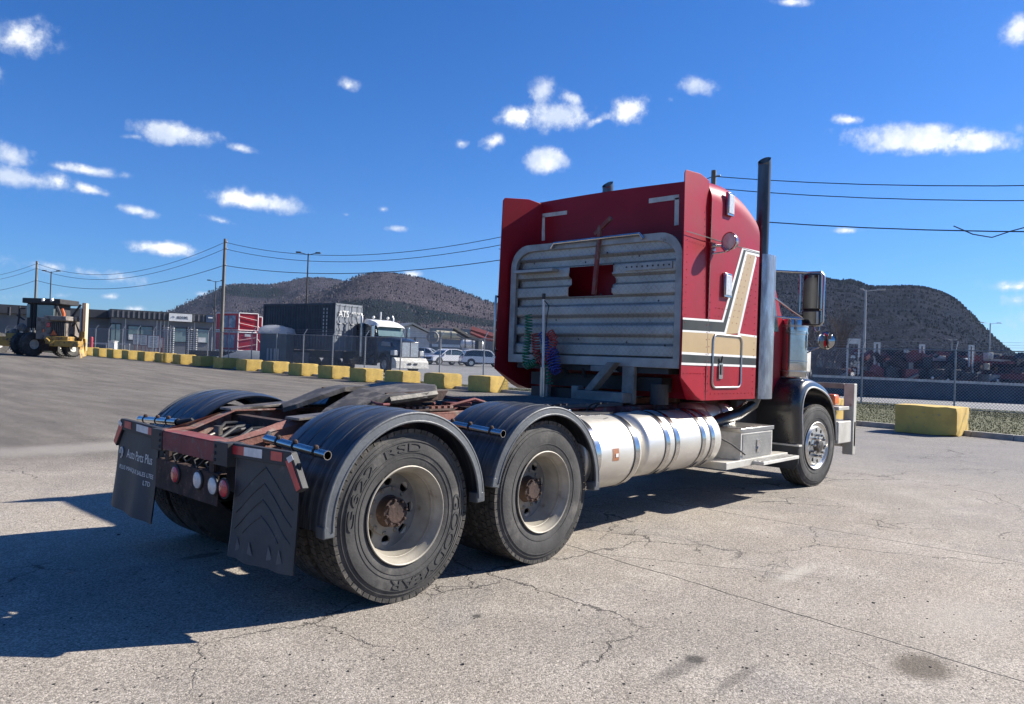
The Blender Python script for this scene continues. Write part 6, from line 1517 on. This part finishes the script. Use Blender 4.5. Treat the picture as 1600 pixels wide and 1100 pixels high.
# nearest: dark blue-grey deck with a pale edge strip
t1_, L1_, za1, s1_ = flatbed(1270, 1640, 586, 602, 41, 'dkblue', 'nearest flatbed, dark blue-grey with a pale edge stripe, right of the truck bumper', 'dwhite', .95)
flatbed(1335, 1640, 551, 566, 52, 'dred', 'faded red upper deck of the stacked trailers behind the blue-grey one', 'dwhite', .28)
flatbed(1330, 1650, 574, 588, 50, 'dred', 'faded red lower deck of the stacked trailers behind the blue-grey one', 'dred', .30)
flatbed(1375, 1545, 546, 551, 60, 'blackm', 'black deck stacked on top of the red trailers at the right', 'blackm', .35)
flatbed(1500, 1660, 553, 560, 62, 'dred', 'far red trailer deck at the right edge of the yard', 'dred', .3)
# machinery and cargo between the decks
rnd = random.Random(5)
kinds = [('gearbox', 'grey'), ('crate', 'roofg'), ('engine', 'blackm'), ('cabinet', 'dred'), ('drum', 'rustdk')]
mm_ = {}
for nm, mt in kinds:
    for m_ in (mt,):
        mb = MB(); mb.box(-.6,.6,-.5,.5,0,.7); mb.box(-.35,.35,-.4,.4,.7,1.0); mb.tube([(-.3,-.55,.3),(.3,-.55,.3)], .14, 8); mm_[nm] = mb.mesh(nm, M[m_])
spots = [(1285,'blackm'),(1304,'rustdk'),(1318,'dred'),(1352,'rustdk'),(1368,'dred'),(1385,'blackm'),(1403,'blackm'),(1420,'dred'),(1440,'rustdk'),(1458,'blackm'),(1470,'rustdk'),(1490,'blackm'),(1508,'blackm'),(1524,'dred'),(1545,'grey'),(1562,'blackm'),(1580,'blackm'),(1596,'dred'),(1612,'blackm')]
wh = ['left of the white frame','beside the bare shrubs','low by the white frame','under the red deck','right of the white frame','in the dark gap','next to the bright triangle','with a pale side','left of the near fence post','behind the near fence post','with a flat pale face','below the black deck','under the black deck end','grey and upright','pale and tall, like a cabinet','right of the pale cabinet','near the right edge','red, near the right edge','at the right edge']
for (px, m_), wt in zip(spots, wh):
    w = 46+rnd.random()*2; c = PD(px, 594+(px-1300)*.022, w); h = rnd.uniform(.9, 1.5); 
    t_ = thing('cargo_unit', 'dark piece of machinery on the trailers, '+wt, 'machinery', c, YAW-pi/2+rnd.uniform(-.3,.3), 'machinery loaded on the trailers')
    mb = MB(); a = rnd.uniform(.3,.55); mb.box(-a, a, -.4, .4, -1.4, h*.6); mb.build('housing', M[m_], t_, bevel=.03)
    mb = MB(); mb.tube([(-a*.8,-.45,h*.1),(a*.9,-.45,h*.35)], .08, 8); mb.box(-a*.4,a*.3,-.3,.3,h*.6,h*.9); mb.build('pipework', M['rustdk' if rnd.random() < .5 else 'grey'], t_)
    if rnd.random() < .5: mb = MB(); mb.ball((rnd.uniform(-a,a),-.5,rnd.uniform(-.2,.3)), .09, 8); mb.build('lamp', M['white'], t_)
for px, ya, yb, wpx, lab in ((1332,529,590,18,'tall white rectangular frame standing on the blue-grey trailer'),(1369,535,590,7,'narrow white post frame right of the tall white frame'),(1440.5,538,552,6,'small white post frame just left of the near fence post'),(1516.5,539,585,6,'white post frame right of the near fence post'),(1416,545,552,5,'tiny white bracket above the red deck')):
    w = 46.5; a = PD(px, yb, w); h = PD(px, ya, w).z-a.z; W_ = wdt(wpx, w); t_ = thing('post_frame', lab, 'frame', a, YAW-pi/2, 'white frames on the trailers'); mb = MB(); r_ = .045
    for x in (-W_/2, W_/2): mb.box(x-r_, x+r_, -r_, r_, 0, h)
    mb.box(-W_/2, W_/2, -r_, r_, h-.09, h); mb.build('frame', M['white'], t_)
    if wpx > 10:
        mb = MB(); mb.box(-W_/2, W_/2, .0, .06, h*.86, h*.99); mb.box(-.12,.12,-.02,.05,h*.5,h*.57); mb.build('panel', M['white'], t_)
        mb = MB()
        for q in range(16): mb.ball((rnd.uniform(-.3,.3), -.06, rnd.uniform(.0,1.0)), rnd.uniform(.04,.10), 6)
        mb.build('chain_bundle', M['dwhite'], t_)
mb = MB(); a, b, c = PD(1392,571,46.2), PD(1402,580,46.2), PD(1396,582,46.2); mb.add([a,b,c,a+FW*.1,b+FW*.1,c+FW*.1], [(0,1,2),(3,5,4),(0,3,4,1),(1,4,5,2),(2,5,3,0)]); tag(mb.build('warning_triangle', M['white'], smooth=False), 'bright pale triangular plate on the loaded machinery', 'plate')
mb = MB(); a = PD(1401,578,46); mb.box(-.1,.1,0,.1,0,.1); 
for (px, py, wpx, hpx, m_, lab) in ((1404,570,9,14,'cloudgrey','pale grey gearbox face in the middle of the trailers'),(1542,578,9,20,'cream','pale cabinet with a window on the trailers at the right'),(1548,556,9,10,'dwhite','pale machine part on the upper deck at the right'),(1425,551,9,5,'cream','small yellowish part on the upper red deck'),(1471,560,14,8,'cloudgrey','pale bracket on the upper deck, right of the near post'),(1510,561,7,3,'white','small white lamp cluster on the red deck')):
    w = 47; c = PD(px, py, w); mb = MB(); a, h = wdt(wpx, w)/2, wdt(hpx, w)/2; mb.box(-a, a, 0, .5, -h, h); mb.box(-a*.6, a*.6, -.05, 0, -h*.5, h*.3); o = mb.build('machine_part', M[m_], bevel=.03); o.location = c; o.rotation_euler.z = YAW-pi/2; tag(o, lab, 'machinery')
rc_ = random.Random(11)
for mt_, cnt_, nm_ in (('blackm', 170, 'black'), ('dred', 150, 'dark red'), ('rustdk', 150, 'rusty'), ('dwhite', 26, 'pale')):
    mb = MB()
    for i in range(cnt_):
        px = rc_.uniform(1342, 1660); py = rc_.uniform(552, 588)+(px-1342)*.03; w = rc_.uniform(46, 56); c = PD(px, py, w); s1_ = rc_.uniform(.08, .5)*(.35 if mt_ == 'dwhite' else 1); s2_ = rc_.uniform(.05, .35)*(.4 if mt_ == 'dwhite' else 1); a = rc_.uniform(-.5, .5)
        mb.T = Matrix.Translation(c) @ Matrix.Rotation(YAW-pi/2+a, 4, 'Z') @ Matrix.Rotation(rc_.choice((0, 0, .5, -.6)), 4, 'Y'); mb.box(-s1_, s1_, -.2, .2, -s2_, s2_)
    mb.T = Matrix.Identity(4); o = mb.build('machinery_clutter', M[mt_], smooth=False, kind='stuff'); tag(o, 'tangle of %s bars and machine pieces on the trailers beyond the fence' % nm_, 'machinery')
# ---- bare shrubs behind the right mirror --------------------------
def shrub(px, w, h, label, n=70, sd=1):
    r0 = random.Random(sd); p = GP(px, w); t_ = thing('bare_shrub', label, 'shrub', p, 0, 'leafless shrubs'); mb = MB()
    def br(a, d, l, r, dep):
        b = a+d*l; mb.tube([a, a.lerp(b, .5)+Vector((r0.uniform(-.06,.06),r0.uniform(-.06,.06),0))*l, b], [r, r*.8, r*.55], 4, caps=False)
        if dep > 0:
            for _ in range(3):
                dd = (d+Vector((r0.uniform(-.6,.6), r0.uniform(-.6,.6), r0.uniform(-.1,.5)))).normalized(); br(a.lerp(b, r0.uniform(.4,1)), dd, l*r0.uniform(.5,.75), r*.55, dep-1)
    for _ in range(7):
        br(Vector((r0.uniform(-.4,.4), r0.uniform(-.4,.4), 0)), Vector((r0.uniform(-.35,.35), r0.uniform(-.35,.35), 1)).normalized(), h*.5, .035, 4)
    mb.build('branches', M['twig'], t_)
shrub(1300, 44, 5.0, 'leafless shrub behind the round mirror, reaching above the fence', sd=2)
shrub(1275, 46, 4.6, 'leafless shrub left of the round mirror', sd=5)
shrub(1318, 50, 3.2, 'low leafless shrub left of the white frame', sd=9)
shrub(755, 100, 3.2, 'leafless shrub beside the red sleeper on its left, beyond the cars', sd=12)
# distant low tree belt
tb_ = MB(); r0 = random.Random(3)
for i in range(5200):
    px = r0.uniform(-250, 1900); w = r0.uniform(230, 420)
    if 1560 < px < 1640 and r0.random() < .4: continue
    p = GP(px, w); h = r0.uniform(2.0, 5.5)*(1.0 if px < 1250 else 1.1); s_ = r0.uniform(.8, 2.4); z = h*r0.random()
    a = r0.uniform(0, 6.28); v = Vector((cos(a)*s_, sin(a)*s_, 0)); u = Vector((r0.uniform(-.4,.4), r0.uniform(-.4,.4), r0.uniform(.5,1.2)))
    q = p+Vector((0,0,z)); tb_.add([q-v*.5, q+v*.5, q+u*1.6], [(0,1,2)])
M['belt'] = mat('leafless_tree_belt', (.075,.062,.055), (.11,.095,.085), .95, 0, .05)
o = tb_.build('tree_belt', M['belt'], smooth=False, kind='stuff'); tag(o, 'low belt of leafless trees along the foot of the hills', 'trees')
# ---- road grader --------------------------------------------------
gw = 47.5; gr_ = thing('road_grader', 'dirty yellow six-wheeled road grader with snow wing, seen from its right rear on the left', 'grader', GP(62, gw), YAW-pi/2)
# local x picture right, y away, z up; scale: px -> metres
sc = gw/FPX; gz = gr_.location.z; 
def Lp(px, py, dy=0.0):
    w = gw+dy; p = PD(px, py, w)-Vector(gr_.location); return Vector((p.dot(Vector((sin(YAW), -cos(YAW), 0))), dy, p.z))
R1_ = Matrix.Rotation(radians(0), 4, 'Z')
def gbx(name, px0, px1, py0, py1, d0, d1, m, parent=gr_, bev=.04):
    a, b = Lp(px0, py1, d0), Lp(px1, py0, d0); mb = MB(); mb.box(a.x, b.x, d0, d1, a.z, b.z); return mb.build(name, M[m], parent, bevel=bev)
def gwheel(px, py, dy, r, turn):
    c = Lp(px, py, dy); mb = MB(); mb.T = Matrix.Translation((c.x, c.y, r)) @ Matrix.Rotation(turn, 4, 'Z')
    mb.lathe([(.30,-.20),(.55,-.22),(r-.04,-.20),(r,-.15),(r,.15),(r-.04,.20),(.55,.22),(.30,.20)], 36, 1)
    for i in range(26):
        a = i*2*pi/26
        for sg in (-1, 1):
            aa = a+(.12 if sg > 0 else 0); v = []
            for yy in (.0, .20*sg):
                for da in (0, .10):
                    for rr in (r-.02, r+.03): v.append((rr*cos(aa+da+(.12 if yy else 0)), yy, rr*sin(aa+da+(.12 if yy else 0))))
            mb.add(v, [(0,1,3,2),(4,6,7,5),(0,4,5,1),(2,3,7,6),(0,2,6,4),(1,5,7,3)])
    mb.m = 1; mb.lathe([(.31,-.19),(.28,-.12),(.14,-.10),(.12,-.16),(0,-.16)], 24, 1); mb.build('wheel', [M['tyre'], M['dwhite']], gr_)
tt = radians(68)
gwheel(35, 540, .6, .70, tt); gwheel(50, 540, -.3, .72, tt); gwheel(-3, 537, 3.5, .70, tt)
gwheel(97, 543, 1.5, .62, tt); gwheel(112, 543, .8, .62, tt)
cabx = gbx('cab', 41, 86, 473, 512, .2, 1.9, 'blackm')
gbx('roof', 34, 94, 467, 473, 0, 2.1, 'blackm')
gbx('window', 41, 47, 475, 496, .12, .2, 'winglass', cabx, .01); gbx('rear_window', 57, 84, 477, 497, .12, .2, 'winglass', cabx, .01)
for a in (48, 54, 85.5): gbx('pillar', a, a+2, 472, 516, .05, .15, 'blackm', cabx, .01)
gbx('engine_housing', 55, 103, 497, 530, -.6, 1.0, 'beige'); hd = gbx('engine_cover', 68, 103, 494, 500, -1.0, .6, 'beige')
rg = gbx('radiator_grille', 78, 103, 503, 526, -.66, -.6, 'blackm')
for i in range(8): gbx('grille_bar', 80+i*2.9, 81+i*2.9, 504, 525, -.70, -.66, 'grey', rg, .004)
mb = MB(); a, b, c = Lp(78,524,-.75), Lp(89,524,-.75), Lp(83.5,515,-.75); mb.add([a,b,c,a+Vector((0,.03,0)),b+Vector((0,.03,0)),c+Vector((0,.03,0))], [(0,1,2),(3,5,4),(0,3,4,1),(1,4,5,2),(2,5,3,0)]); mb.build('slow_triangle', M['orange'], gr_, smooth=False)
gbx('rear_light', 72, 78, 504, 511, -.66, -.6, 'redlens'); gbx('rear_light', 66, 69, 514, 519, -.66, -.6, 'amber')
gbx('rear_frame', 70, 106, 526, 537, -.9, .8, 'grader'); gbx('side_frame', 8, 36, 521, 532, .8, 1.6, 'grader'); gbx('rear_hitch', 76, 122, 533, 541, -1.1, -.5, 'grader')
gbx('counter_frame', 60, 78, 528, 548, -.3, .6, 'rustdk'); gbx('front_frame', -6, 24, 526, 540, 2.4, 3.2, 'grader')
ms = gbx('wing_mast', 126, 130, 473, 530, .2, .6, 'rustdk'); gbx('mast_foot', 122, 130, 518, 545, .1, .6, 'grader', ms, .02); gbx('mast_rail', 131.5, 134.5, 474, 548, .0, .3, 'cream', ms, .01); gbx('mast_rail', 123.8, 125, 480, 525, -.05, .1, 'galv', ms, .01)
mb = MB(); P = [Lp(133,530,-.1), Lp(133,556,-.3), Lp(126,560,-.6), Lp(124,548,-.6), Lp(129,528,-.1)]; mb.add(P+[p+Vector((0,.15,0)) for p in P], [(0,1,2,3,4),(9,8,7,6,5)]+[(i,(i+1)%5,5+(i+1)%5,5+i) for i in range(5)]); mb.build('snow_wing', M['grader'], gr_, smooth=False)
mb = MB()
for pts, r_ in (([(126,476),(112,495),(104,512)], .07), ([(104,512),(90,530)], .05), ([(100,520),(118,505),(124,520)], .06), ([(88,478),(93,490),(96,505)], .10), ([(106,520),(122,530)], .09)):
    mb.tube([Lp(a, b, .1) for a, b in pts], r_, 6)
mb.build('hydraulic_arm', M['blackm'], gr_)
mb = MB(); 
for pts, r_ in (([(87,478),(92,484),(94,497)], .12), ([(96,482),(99,490),(99,498)], .10)): mb.tube([Lp(a, b, .9) for a, b in pts], r_, 6)
mb.build('orange_ram', M['orange'], gr_)
mb = MB()
for pts, r_ in (([(30,478),(30,492),(28,505),(29,520)], .06), ([(30,482),(40,482)], .04), ([(26,492),(38,500)], .05)): mb.tube([Lp(a, b, 1.2) for a, b in pts], r_, 6)
mb.box(*sorted((Lp(28.5,0,1.1).x, Lp(32,0,1.1).x)), 1.1, 1.2, *sorted((Lp(0,479,1.1).z, Lp(0,492,1.1).z))); mb.build('mirror_frame', M['blackm'], gr_)
mb = MB(); 
for (a, b, r_) in ((67,469,.12),(81,469,.12)): mb.ball(Lp(a, b, 0), r_, 8)
mb.build('roof_lamp', M['whitelens'], gr_)
mb = MB()
for (a, b, r_) in ((22,520,.28),(34,511,.26),(14,522,.2),(40,515,.25)): mb.ball(Lp(a, b, 1.2), r_, 10)
mb.build('blade_gear', M['beige'], gr_)
mb = MB(); P0, P1 = Lp(72,530,-1.0), Lp(86,532,-1.0); mb.tube([P0, Lp(80,537,-1.1), P1], .12, 8); mb.build('tow_hook', M['grader'], gr_)
# ---- haze ---------------------------------------------------------
HAZE = True
if HAZE:
    mb = MB(); mb.box(-4200, 4200, -4200, 4200, -3, 900)
    hm = bpy.data.materials.new('haze'); hm.use_nodes = True; nt = hm.node_tree; nt.nodes.clear()
    vo = nt.nodes.new('ShaderNodeVolumePrincipled'); vo.inputs['Density'].default_value = 2.2e-5; vo.inputs['Color'].default_value = (.62,.80,1,1); vo.inputs['Anisotropy'].default_value = .2
    oo = nt.nodes.new('ShaderNodeOutputMaterial'); nt.links.new(vo.outputs[0], oo.inputs['Volume']); hm.cycles.homogeneous_volume = True
    o = mb.build('haze', hm, smooth=False, kind='stuff'); tag(o, 'faint blue air between the lot and the hills', 'haze')
